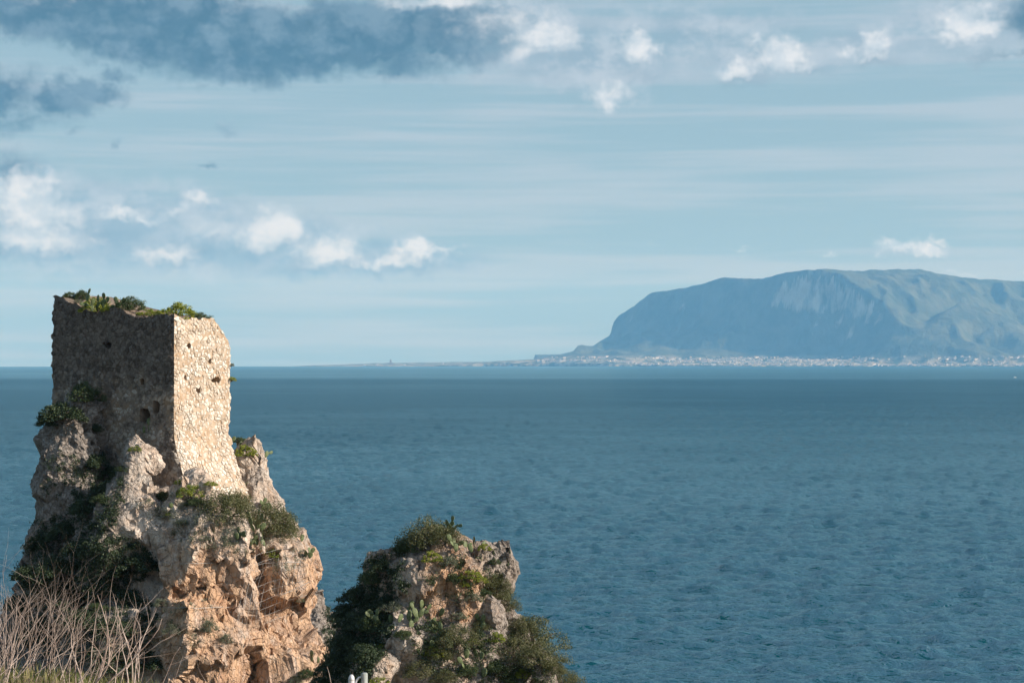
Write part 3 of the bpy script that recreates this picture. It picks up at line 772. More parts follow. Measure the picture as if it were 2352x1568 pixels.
ADD2 = [ib(1148, 1288, 99.1, (0.65, 0.82, 0.86), (0, 0, 0), 2.8, .25), ib(1165, 1328, 99.1, (0.50, 0.73, 0.77), (0, -8, 0), 2.6, .2),
        ib(966, 1330, 97.8, (1.32, 1.09, 1.05), (0, 8, 0), 2.8, .25), ib(1045, 1290, 98.0, (0.68, 0.82, 1.09), (0, 0, 0), 2.6, .25), ib(1060, 1340, 97.8, (0.55, 0.73, 0.91), (0, 0, 0), 2.6, .2),
        ib(1110, 1290, 98.7, (0.50, 0.73, 0.82), (0, 0, 0), 2.6, .25), ib(1025, 1245, 98.7, (0.73, 0.73, 0.64), (0, 0, 0), 2.6, .2),
        ib(1085, 1380, 97.3, (0.64, 0.64, 0.55), (0, 0, 0), 2.6, .2), ib(1125, 1400, 97.3, (0.41, 0.55, 0.73), (0, 0, 0), 2.6, .2), ib(1150, 1415, 97.3, (0.41, 0.55, 0.55), (0, 0, 0), 2.6, .2),
        ib(860, 1535, 95.1, (1.14, 0.91, 0.77), (0, 0, 0), 2.8, .25), ib(938, 1482, 95.7, (0.68, 0.73, 0.73), (0, 15, 0), 2.6, .2), ib(905, 1455, 96.4, (0.73, 0.73, 0.55), (0, 0, 0), 2.6, .25),
        ib(1245, 1535, 96.0, (0.45, 0.55, 0.68), (0, 0, 0), 2.6, .2), ib(1010, 1400, 96.9, (0.64, 0.64, 0.32), (0, 0, 0), 2.6, .25),
        ib(880, 1300, 99.1, (0.82, 0.82, 0.82), (0, 0, 0), 2.5, .3)]
SUB2 = [ib(965, 1388, 96.3, (1.45, 0.91, 0.27), (0, 6, 0), 2.2, .15), ib(1030, 1330, 96.7, (0.20, 0.73, 0.82), (0, 6, 0), 2.2, .1), ib(1165, 1372, 98.6, (0.45, 1.18, 0.25), (0, 0, 0), 2.2, .15), ib(928, 1545, 94.7, (0.25, 0.73, 0.82), (0, 14, 0), 2.2, .1)]
stack2 = empty('overgrown_stack', (AX2[0], AX2[1], 0))
tag(stack2, 'lower limestone sea stack overgrown with bushes and prickly pear', 'rock', 'limestone sea stacks')
v, q = sdf_grid((-10.6, 93.0, 27.3), (14.6, 14.0, 10.0), 0.095, base2, ADD2, SUB2)
v = crag(v, q, 103, 0.62, 0.62)
def iron2(v): return np.clip(sstep(-5.0, -3.6, v[:, 0]) * sstep(-1.1, -2.2, v[:, 0]) * sstep(31.8, 32.7, v[:, 2]) * 1.0 + 0.25, 0, 1)
def wea2(v): return np.clip(0.25 + 0.6 * sstep(-1.45, -0.36, v[:, 0]) + 0.3 * sstep(34.5, 35.9, v[:, 2]) + fbm(v / 1.5, 2, 9) * 0.4, 0, 1)
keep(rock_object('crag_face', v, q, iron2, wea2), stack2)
keep(foot('rock_base', AX2, rf2, 28.4, None, seed=6), stack2)

# --- the low grey reef seen in the gap between them
AX3 = (-14.2, 143.0)
L3 = [(27.0, [.6, .8, 1, 1.2, 1.2, .8, .6, .5]), (26.2, [2.2, 2.4, 2.6, 3, 3, 2.4, 2.0, 1.8]), (24, [3.6, 3.6, 4, 4.4, 4.4, 3.6, 3.2, 3.2]), (20, [4.6, 5, 5, 5, 5, 5, 4.6, 4.6]), (-4, [9] * 8)]
rf3 = radial_fn(AX3, L3)
stack3 = empty('grey_reef', (AX3[0], AX3[1], 0))
tag(stack3, 'pale grey pitted rock in the gap between the two stacks', 'rock', 'limestone sea stacks')
v, q = sdf_grid((-20.5, 136.5, 19.0), (13.0, 13.0, 9.5), 0.13, lambda X, Y, Z: rf3(X, Y, Z) * 0.8, [ib(712, 1455, 140.5, (.9, .9, .9), (0, 0, 0), 2.4, .3), ib(735, 1470, 140.2, (.8, .9, .7), (0, 0, 0), 2.4, .3)], [])
v = crag(v, q, 203, 0.75, 0.5)
keep(rock_object('crag_face', v, q, lambda v: np.zeros(len(v)), lambda v: np.full(len(v), 0.75)), stack3)
keep(foot('rock_base', AX3, rf3, 20.5, None, seed=7), stack3)
# ------------------------------------------------------------------ the ruined watch tower
rng = random.Random(11)
TW_A = math.radians(30.0)
T1 = np.array([-math.cos(TW_A), math.sin(TW_A)]); T2 = np.array([math.sin(TW_A), math.cos(TW_A)])
N1 = np.array([-math.sin(TW_A), -math.cos(TW_A)]); N2 = np.array([math.cos(TW_A), -math.sin(TW_A)])
C0 = np.array([-19.68, 116.0]); S1, S2 = 9.54, 5.29
Z_LOW, Z_BAT = 33.5, 40.9
def batter(z):
    t = np.maximum(0, Z_BAT - z)
    s = np.where(t < 1.2, t * t / 2.4, t - 0.6)
    return 0.37 * s, 0.05 * s          # on the faces N2 and N1
_TX = np.arange(-2.0, 420.0, 0.05); _TAB = {}
def nse(x, s):
    if s not in _TAB: _TAB[s] = vnoise(np.stack([_TX, _TX * 0 + s, _TX * 0], 1), 7)
    return np.interp(x, _TX, _TAB[s])
def chip(z, s):      # how far the corners have broken back
    return 0.03 + 0.13 * np.maximum(0, nse(z / 0.45, s)) + 0.05 * np.maximum(0, nse(z / 0.16, s + 3))
# crest of the walls, as heights along each face
def crest(face, u):
    rag = 0.07 * nse(np.asarray(u) / 0.33, face * 5.0) + 0.05 * nse(np.asarray(u) / 0.14, face * 5.0 + 2)
    if face == 1:   # u from the near corner towards the left
        return rag + np.interp(u, [0, .9, 2.2, 3.0, 3.6, 3.9, 4.7, 5.4, 6.1, 7.0, 8.1, 9.0, 9.54], [47.58, 47.62, 47.50, 47.52, 47.62, 47.98, 48.02, 47.86, 47.72, 48.05, 48.45, 48.85, 48.72])
    if face == 2:   # from the near corner to the right
        return rag + np.interp(u, [0, .7, 1.6, 2.6, 3.6, 4.1, 4.7, 5.29], [47.58, 47.36, 47.38, 47.40, 47.42, 47.0, 46.4, 45.9])
    if face == 3:   # far long wall, from the right corner leftwards
        return np.interp(u, [0, 1.2, 3, 6, 9.54], [45.9, 47.1, 47.6, 48.1, 48.9])
    return np.interp(u, [0, 2.5, 5.29], [48.72, 48.9, 48.9])   # far short wall
HOLES = {1: [(5.1, 45.83, .26, .17), (2.38, 43.62, .15, .13), (2.20, 41.65, .34, .40), (1.35, 42.2, .16, .34)],
         2: [(3.85, 43.75, .38, .14), (2.2, 43.15, .20, .17), (1.35, 45.75, .14, .10), (3.3, 44.9, .12, .1), (1.0, 43.9, .1, .08)]}
def face_point(face, u, z, out=0.0):
    b2, b1 = batter(z)
    u = np.asarray(u, float); SS_ = S1 if face in (1, 3) else S2
    c_lo = chip(z, {1: 0.5, 2: 0.5, 3: 20.5, 4: 40.5}[face]); c_hi = chip(z, {1: 40.5, 2: 20.5, 3: 60.5, 4: 60.5}[face])
    k_lo = np.clip(1 - u / 0.45, 0, 1.3); k_hi = np.clip(1 - (SS_ - u) / 0.45, 0, 1.3)
    u = u + c_lo * k_lo - c_hi * k_hi
    out = np.asarray(out, float) - c_lo * k_lo ** 2 - c_hi * k_hi ** 2
    if face == 1:
        P = C0 + T1[None] * u[:, None] + N2[None] * (b2 * (1 - u / S1))[:, None] + N1[None] * b1[:, None]; N = N1
    elif face == 2:
        P = C0 + T2[None] * u[:, None] + N2[None] * b2[:, None] + N1[None] * (b1 * (1 - 2 * u / S2))[:, None]; N = N2
    elif face == 3:
        P = C0 + T2 * S2 + T1[None] * u[:, None] + N2[None] * (b2 * (1 - u / S1))[:, None] - N1[None] * b1[:, None]; N = -N1
    else:
        P = C0 + T1 * S1 + T2[None] * u[:, None] + N1[None] * (b1 * (1 - 2 * u / S2))[:, None]; N = -N2
    P = P + N[None] * np.asarray(out).reshape(-1, 1)
    return np.stack([P[:, 0], P[:, 1], z], 1)
def stain_shade_of(face, u, z):  # left face: old dark render up high, plus painted shade all over
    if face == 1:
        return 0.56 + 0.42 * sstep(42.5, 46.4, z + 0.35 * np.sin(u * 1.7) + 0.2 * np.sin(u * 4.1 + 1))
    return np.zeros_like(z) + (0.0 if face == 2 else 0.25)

tower = empty('watch_tower', (-22.5, 120.7, 37.5))
tag(tower, 'ruined square stone watch tower with flared base and broken top', 'tower')

def build_core():
    V, F, off, ST = [], [], 0, []
    for face, S in ((1, S1), (2, S2), (3, S1), (4, S2)):
        nu, nz = int(S / 0.11) + 1, 128
        u = np.linspace(0, S, nu); w = np.linspace(0, 1, nz)
        Ug, Wg = np.meshgrid(u, w, indexing='ij')
        top = crest(face, Ug.ravel()); z = Z_LOW + (top - Z_LOW) * Wg.ravel(); uu = Ug.ravel()
        p0 = face_point(face, uu, z)
        edge = np.minimum(np.minimum(uu, S - uu) / 0.25, 1)
        out = (fbm(p0 / 0.9, 3, 301) * 0.055 + fbm(p0 / 0.25, 2, 302) * 0.025 + 0.006) * edge
        for (hu, hz, ru, rz) in HOLES.get(face, []):
            rr = ((np.abs(uu - hu) / ru) ** 3 + (np.abs(z - hz) / rz) ** 3)
            out = np.where(rr < 1.0, -0.75, out)
        p = face_point(face, uu, z, out)
        i, j = np.meshgrid(np.arange(nu - 1), np.arange(nz - 1), indexing='ij')
        a = (i * nz + j).ravel() + off
        q = np.stack([a, a + 1, a + nz + 1, a + nz], 1)
        if face in (2, 3): q = q[:, ::-1]
        if face == 3: q = q[:, ::-1]
        if face == 4: q = q[:, ::-1]
        V.append(p); F.append(q); ST.append(stain_shade_of(face, uu, z)); off += len(p)
    return np.concatenate(V), np.concatenate(F), np.concatenate(ST)
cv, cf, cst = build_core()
core = keep(link('wall_core', mesh_np('wall_core', cv, cf, M['mortar'], False, {'rnd': np.full(len(cv), .5), 'stain_shade': cst})), tower)

# rubble and earth fill inside the walls
def build_fill():
    nu, nw = 60, 36
    a, b = np.meshgrid(np.linspace(0, 1, nu), np.linspace(0, 1, nw), indexing='ij')
    a, b = a.ravel(), b.ravel()
    P = C0[None] + T1[None] * (0.04 + a * (S1 - .08))[:, None] + T2[None] * (0.04 + b * (S2 - .08))[:, None]
    z = (crest(1, a * S1) * (1 - b) + crest(3, a * S1) * b)
    z2 = (crest(2, b * S2) * (1 - a) + crest(4, b * S2) * a)
    wgt = np.minimum(a, 1 - a) * S1; wg2 = np.minimum(b, 1 - b) * S2
    k = wg2 / (wgt + wg2 + 1e-6)
    z = z2 * k + z * (1 - k)
    p = np.stack([P[:, 0], P[:, 1], z], 1)
    e = np.minimum(np.minimum(wgt, wg2) / 0.5, 1)
    p[:, 2] += (fbm(p / 0.8, 4, 333) * 0.12 - 0.05) * e - 0.015
    i, j = np.meshgrid(np.arange(nu - 1), np.arange(nw - 1), indexing='ij')
    c = (i * nw + j).ravel()
    q = np.stack([c, c + 1, c + nw + 1, c + nw], 1)
    return p, q
fv, fq = build_fill()
keep(link('earth_fill', mesh_np('earth_fill', fv, fq, M['mortar'], False, {'rnd': np.full(len(fv), .6), 'stain_shade': np.full(len(fv), .62)})), tower)
TOWER_BVH = [BVHTree.FromPolygons([tuple(p) for p in cv], cf.tolist()), BVHTree.FromPolygons([tuple(p) for p in fv], fq.tolist())]

# stones: irregular cells laid over each face, joints recessed
def cells(W, H0, H1, du, dz, seed, fine_below=None):
    r = random.Random(seed); pts = []
    z = H0; row = 0
    while z < H1:
        sc_ = 1.0
        u = -du * (0.5 if row % 2 else 0.0) + r.uniform(-.1, .1)
        while u < W + du:
            s = r.choice((0.5, 0.7, 0.85, 1.0, 1.2, 1.6, 2.0))
            pts.append((u + r.uniform(-.28, .28) * du, z + r.uniform(-.30, .30) * dz)); u += du * s
        z += dz * r.uniform(.85, 1.15); row += 1
    pts = np.array(pts)
    out = []
    for i, (cu, cz) in enumerate(pts):
        if cu < -0.02 or cu > W + .02: continue
        d = ((pts - (cu, cz)) * (1 / du, 1 / dz)); dd = (d ** 2).sum(1)
        nb = np.argsort(dd)[1:17]
        poly = [(max(0, cu - du * 1.3), cz - dz * 1.3), (min(W, cu + du * 1.3), cz - dz * 1.3), (min(W, cu + du * 1.3), cz + dz * 1.3), (max(0, cu - du * 1.3), cz + dz * 1.3)]
        for k in nb:
            mx, mz = (cu + pts[k, 0]) / 2, (cz + pts[k, 1]) / 2
            nx, nz = pts[k, 0] - cu, pts[k, 1] - cz
            new = []
            for (a, b) in zip(poly, poly[1:] + poly[:1]):
                da = (a[0] - mx) * nx + (a[1] - mz) * nz; db = (b[0] - mx) * nx + (b[1] - mz) * nz
                if da <= 0: new.append(a)
                if (da < 0) != (db < 0):
                    t = da / (da - db); new.append((a[0] + t * (b[0] - a[0]), a[1] + t * (b[1] - a[1])))
            poly = new
            if len(poly) < 3: break
        if len(poly) >= 3: out.append(((cu, cz), poly))
    return out

def stone_geometry(face, S, cell, r):
    (cu, cz), poly = cell
    pu = np.array([p[0] for p in poly]); pz = np.array([p[1] for p in poly])
    area = abs(np.dot(pu, np.roll(pz, -1)) - np.dot(pz, np.roll(pu, -1))) / 2
    if area < 0.006: return None
    gu, gz = pu.mean(), pz.mean()
    if gz + 0.02 > crest(face, np.array([gu]))[0] - 0.03: return None
    for (hu, hz, ru, rz) in HOLES.get(face, []):
        if (abs(gu - hu) / (ru + .05)) ** 2.5 + (abs(gz - hz) / (rz + .05)) ** 2.5 < 1.0: return None
    if r.random() < 0.07: return None                      # fallen out
    pz = np.minimum(pz, crest(face, pu) + 0.02)
    size = math.sqrt(area)
    gap = 0.008 + 0.014 * r.random()
    def ring(ins, out):
        k = 1 - ins / (size * 0.5)
        u = gu + (pu - gu) * k; z = gz + (pz - gz) * k
        lo = pu < 0.01; hi = pu > S - 0.01
        u = np.where(lo, 0.0 - 0.6 * max(out, 0), u); u = np.where(hi, S + 0.6 * max(out, 0), u)
        return u, z, out
    d = r.uniform(0.008, 0.075); tl, tz = r.uniform(-.16, .16), r.uniform(-.16, .16)
    n = len(pu); V = []
    for ins, out in ((gap, -0.02), (gap + 0.006, d * 0.62), (gap + 0.02 + 0.10 * size, d)):
        u, z, o = ring(min(ins, size * 0.42), out)
        oo = o + (tl * (u - gu) + tz * (z - gz)) * (1 if o > 0 else 0) + np.array([r.uniform(-.007, .007) for _ in range(n)])
        V.append(face_point(face, u, z, oo))
    V = np.concatenate(V)
    tris = []
    for lvl in (0, 1):
        for i in range(n):
            a, b = lvl * n + i, lvl * n + (i + 1) % n
            tris += [(a, b, b + n), (a, b + n, a + n)]
    for i in range(1, n - 1): tris.append((2 * n, 2 * n + i, 2 * n + i + 1))
    tris = np.array(tris)
    fn = np.cross(V[tris[-1, 1]] - V[tris[-1, 0]], V[tris[-1, 2]] - V[tris[-1, 0]])
    Nf = {1: N1, 2: N2, 3: -N1, 4: -N2}[face]
    if fn[0] * Nf[0] + fn[1] * Nf[1] < 0: tris = tris[:, ::-1]
    return V, tris, area, gu, gz

ALL = []
for face, S, du, dz, sd in ((1, S1, .29, .185, 1), (2, S2, .27, .165, 2), (3, S1, .42, .3, 3), (4, S2, .42, .3, 4)):
    r = random.Random(500 + sd)
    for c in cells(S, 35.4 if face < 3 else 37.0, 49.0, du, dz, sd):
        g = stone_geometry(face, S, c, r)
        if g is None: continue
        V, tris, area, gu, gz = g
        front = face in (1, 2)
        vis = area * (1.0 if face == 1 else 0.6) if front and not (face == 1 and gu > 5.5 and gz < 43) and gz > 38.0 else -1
        rn = r.random(); sv = float(stain_shade_of(face, np.array([gu]), np.array([gz]))[0])
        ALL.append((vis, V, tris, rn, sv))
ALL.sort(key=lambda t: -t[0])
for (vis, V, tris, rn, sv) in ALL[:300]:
    o = link('stone', mesh_np('stone', V, tris, M['stone'], False, {'rnd': np.full(len(V), rn), 'stain_shade': np.full(len(V), sv)}))
    keep(o, tower)
VV, TT, RR, SS, off = [], [], [], [], 0
for (vis, V, tris, rn, sv) in ALL[300:]:
    VV.append(V); TT.append(tris + off); off += len(V); RR += [rn] * len(V); SS += [sv] * len(V)
o = link('rubble_stones', mesh_np('rubble_stones', np.concatenate(VV), np.concatenate(TT), M['stone'], False, {'rnd': RR, 'stain_shade': SS}))
tag(keep(o, tower), kind='stuff')
# ------------------------------------------------------------------ plants
def ray(x, y):
    d = (px(x, y, 100.0) - Vector((0, 0, EYE))).normalized()
    best = None
    for b in ROCKS + TOWER_BVH:
        hit = b.ray_cast(Vector((0, 0, EYE)), d)
        if hit[0] is not None and (best is None or hit[3] < best[2]): best = (hit[0], hit[1], hit[3])
    return best

def down(X, Y):
    best = None
    for b in ROCKS + TOWER_BVH:
        hit = b.ray_cast(Vector((X, Y, 80)), Vector((0, 0, -1)))
        if hit[0] is not None and (best is None or hit[0].z > best.z): best = hit[0]
    return best

def leaf_cloud(seed, clumps, per, ll, lw, hz, clump_r, flat=0.5, droop=0.0, hollow=0.55):
    """leaves gathered in clumps over a dome of unit radius and height hz"""
    r = np.random.RandomState(seed)
    th = r.uniform(0, 2 * math.pi, clumps); cz = r.uniform(0.0, 1.0, clumps)
    rad = np.sqrt(np.maximum(1 - cz ** 2, 0.02)) * r.uniform(hollow, 1.0, clumps) * (1 + 0.18 * np.sin(th * 3 + seed))
    cen = np.stack([rad * np.cos(th), rad * np.sin(th), cz * hz * r.uniform(0.75, 1.05, clumps)], 1)
    cr = clump_r * r.uniform(0.6, 1.35, clumps)
    idx = np.repeat(np.arange(clumps), per); n = len(idx)
    off = r.normal(0, 1, (n, 3)); off /= np.linalg.norm(off, axis=1)[:, None]
    off *= (r.uniform(0.25, 1.0, n) ** 0.6 * cr[idx])[:, None]; off[:, 2] *= 0.8
    c = cen[idx] + off
    c[:, 2] = np.abs(c[:, 2]) - droop * np.hypot(c[:, 0], c[:, 1]) ** 2
    nrm = off / np.maximum(np.linalg.norm(off, axis=1), 1e-6)[:, None] * flat + r.normal(0, 1, (n, 3)) * 0.55 + np.array([0, 0, 0.25])
    nrm /= np.linalg.norm(nrm, axis=1)[:, None]
    t = np.cross(nrm, r.normal(0, 1, (n, 3))); t /= np.maximum(np.linalg.norm(t, axis=1), 1e-6)[:, None]
    s = np.cross(nrm, t)
    L = (ll * r.uniform(0.65, 1.3, n))[:, None]; Wd = (lw * r.uniform(0.7, 1.3, n))[:, None]
    v = np.stack([c - t * L / 2, c + s * Wd / 2, c + t * L / 2, c - s * Wd / 2], 1).reshape(-1, 3)
    q = np.arange(4 * n).reshape(-1, 4)
    base = r.uniform(0, 1, clumps)
    rn = np.clip(base[idx] * 0.45 + r.uniform(0, 1, n) * 0.5, 0, 1)
    return v, q, np.repeat(rn, 4), cen

def tube(pts, rads, sides=5):
    pts = np.asarray(pts, float); n = len(pts)
    t = np.gradient(pts, axis=0); t /= np.maximum(np.linalg.norm(t, axis=1), 1e-9)[:, None]
    a = np.cross(t, np.array([0.31, 0.87, 0.38])); a /= np.maximum(np.linalg.norm(a, axis=1), 1e-9)[:, None]
    b = np.cross(t, a)
    ang = np.linspace(0, 2 * math.pi, sides, endpoint=False)
    v = (pts[:, None] + (a[:, None] * np.cos(ang)[None, :, None] + b[:, None] * np.sin(ang)[None, :, None]) * np.asarray(rads)[:, None, None]).reshape(-1, 3)
    i, j = np.meshgrid(np.arange(n - 1), np.arange(sides), indexing='ij')
    A = (i * sides + j).ravel(); B = (i * sides + (j + 1) % sides).ravel()
    return v, np.stack([A, B, B + sides, A + sides], 1)

def join(parts):
    V, Q, off = [], [], 0
    for v, q in parts:
        V.append(v); Q.append(q + off); off += len(v)
    return np.concatenate(V), np.concatenate(Q)

def stems_mesh(cen, seed):
    r = np.random.RandomState(seed + 77); parts = []
    for c in cen[r.choice(len(cen), min(9, len(cen)), replace=False)]:
        mid = c * np.array([0.35, 0.35, 0.55]) + r.normal(0, 0.05, 3)
        parts.append(tube([(r.normal(0, .04), r.normal(0, .04), -0.15), mid, c], [0.045, 0.028, 0.010]))
    return join(parts)

PROTO = {}
SPEC = dict(
    mastic=dict(clumps=70, per=70, ll=.085, lw=.050, hz=.95, clump_r=.24),
    dark=dict(clumps=70, per=64, ll=.095, lw=.065, hz=.75, clump_r=.27, droop=.12),
    euph=dict(clumps=90, per=46, ll=.085, lw=.045, hz=.80, clump_r=.15, hollow=.8),
    olive=dict(clumps=80, per=75, ll=.075, lw=.026, hz=.85, clump_r=.26),
    greyleaf=dict(clumps=34, per=60, ll=.15, lw=.035, hz=.9, clump_r=.28))
for kd, sp in SPEC.items():
    for vv in range(3):
        v, q, rn, cen = leaf_cloud(40 + vv * 7 + len(kd), **sp)
        sv, sq = stems_mesh(cen, vv)
        PROTO[kd, vv] = (mesh_np(kd + '_crown', v, q, M[kd], False, {'rnd': rn}), mesh_np(kd + '_stem', sv, sq, M['bark'], True))

KIND = dict(mastic=('mastic_bush', 'bush'), dark=('evergreen_bush', 'bush'), euph=('spurge_bush', 'bush'), olive=('olive_shrub', 'shrub'), greyleaf=('grey_shrub', 'shrub'))
prng = random.Random(5)
def shrub(kind, loc, rad, label, group, sq=1.0):
    name, cat = KIND[kind]
    o = empty(name, loc, (0, 0, prng.uniform(0, 6.28)))
    o.scale = (rad * prng.uniform(.92, 1.08), rad * prng.uniform(.92, 1.08), rad * sq * prng.uniform(.92, 1.08))
    cm, sm = PROTO[kind, prng.randrange(3)]
    link('crown', cm, o); link('stem', sm, o)
    return tag(o, label, cat, group)

def shrub_at(kind, x, y, rad, label, group, sq=1.0, sink=0.22):
    rad *= 1.12
    h = ray(x, y)
    if h is None:
        h = ray(x, y + 12) or ray(x, y + 30)
        if h is None: print('MISS', label, x, y); return
    p = h[0] - Vector((0, 0, rad * sink)) + Vector((h[1].x, h[1].y, 0)) * rad * 0.15
    shrub(kind, p, rad, label, group, sq)

# prickly pears: one pad mesh, each pad an object of its own
def pad_mesh():
    bm = bmesh.new(); bmesh.ops.create_uvsphere(bm, u_segments=10, v_segments=7, radius=1.0)
    for v in bm.verts:
        z = (v.co.z + 1) / 2
        v.co.x *= 0.33 * (0.72 + 0.45 * z); v.co.y *= 0.055; v.co.z = z
    me = bpy.data.meshes.new('pad'); bm.to_mesh(me); bm.free()
    me.polygons.foreach_set('use_smooth', [True] * len(me.polygons)); me.materials.append(M['cactus'])
    return me
PAD = pad_mesh()
def cactus(loc, npads, size, label, seed, lean=0.0, face=None):
    r = random.Random(seed)
    root = empty('prickly_pear', loc)
    tag(root, label, 'cactus', 'prickly pear plants')
    mats = []
    def add(mat, s, dep=0):
        o = link('pad', PAD, root); o.matrix_basis = mat @ Matrix.Diagonal((s, s, s, 1)); mats.append([mat, s, 0, dep])
    nroot = max(1, min(5, (npads + 1) // 2))
    for i in range(nroot):
        yaw = (face if face is not None else 0.0) + r.uniform(-.9, .9)
        m = Matrix.Translation((r.uniform(-.16, .16) * nroot, r.uniform(-.15, .15) * nroot, -0.06)) @ Matrix.Rotation(yaw, 4, 'Z') @ Matrix.Rotation(r.uniform(-.6, .6) + lean, 4, 'Y') @ Matrix.Rotation(r.uniform(-.15, .15), 4, 'X')
        add(m, size * r.uniform(.9, 1.15))
    tries = 0
    while len(mats) < npads and tries < 200:
        tries += 1
        e = r.choice(mats)
        if e[2] >= 3 or e[3] >= 2: continue
        e[2] += 1
        a = r.uniform(-1.0, 1.0)
        p = Vector((math.sin(a) * 0.30, 0, 0.90 - 0.22 * abs(a))) * e[1]
        m = e[0] @ Matrix.Translation(p) @ Matrix.Rotation(a * 0.95, 4, 'Y') @ Matrix.Rotation(r.uniform(-.9, .9), 4, 'Z') @ Matrix.Rotation(r.uniform(-.25, .25), 4, 'X')
        if (m.to_3x3() @ Vector((0, 0, 1))).z < 0.05: continue
        add(m, size * r.uniform(.72, 1.02), e[3] + 1)
    return root
def cactus_at(x, y, n, label, size=0.42, lean=0.0, face=None):
    h = ray(x, y) or ray(x, y + 10) or ray(x, y + 25)
    if h is None: print('MISS cactus', label); return
    cactus(h[0], n, size, label, int(x * 7 + y), lean, face)

# --- on the tower's broken top
def on_top(x, Y):
    X = (x - 1176) / FPX * Y
    return down(X, Y)
TOPG = 'plants on the tower top'
for kd, x, Y, r, sq, lab in [
    ('euph', 219, 119.3, .80, .95, 'large yellow-green spurge below the prickly pear on the tower top'),
    ('euph', 247, 118.8, .36, .9, 'small yellow-green spurge at the foot of the prickly pear, tower top'),
    ('mastic', 160, 121.6, .40, .8, 'low dark bush nearest the high left corner of the tower top'),
    ('mastic', 188, 121.4, .45, 1.1, 'dark upright bush left of the tall prickly pear on the tower'),
    ('mastic', 300, 118.9, .80, .9, 'dark green dome bush in the middle of the tower top'),
    ('euph', 345, 118.3, .75, .7, 'flat wide yellow-green spurge along the tower rim'),
    ('euph', 408, 117.7, 1.0, .85, 'biggest round yellow-green spurge above the tower corner'),
    ('mastic', 461, 119.8, .65, .8, 'grey-green tuft on the sunlit end of the tower top'),
    ('greyleaf', 180, 120.5, .30, .7, 'small grey tuft on the sloping rim of the tower'),
    ('euph', 266, 119.4, .30, .8, 'little spurge right of the prickly pears, tower top')]:
    p = on_top(x, Y)
    if p: shrub(kd, p - Vector((0, 0, r * .05)), r * 1.12, lab, TOPG, sq * 1.1)
for x, Y, n, s, lab in [(208, 119.7, 12, .56, 'tallest prickly pear standing up from the tower top'), (243, 119.1, 9, .48, 'prickly pear right of the tallest one on the tower'),
                        (264, 118.8, 6, .44, 'low prickly pear trailing along the tower rim')]:
    p = on_top(x, Y)
    if p: cactus(p, n, s, lab, int(x), 0.15)
for x, y, r, lab in [(529, 783, .24, 'tuft growing from the broken right edge of the tower'), (511, 757, .22, 'thin tuft at the shoulder of the broken tower top'),
                     (528, 838, .20, 'tiny tuft on the tower edge above the horizon'), (528, 872, .30, 'round green tuft clinging to the tower edge at the horizon')]:
    h = ray(x, y)
    if h: shrub('euph' if r > .23 else 'greyleaf', h[0] + Vector((.12, 0, -.08)), r, lab, 'tufts on the tower edge')

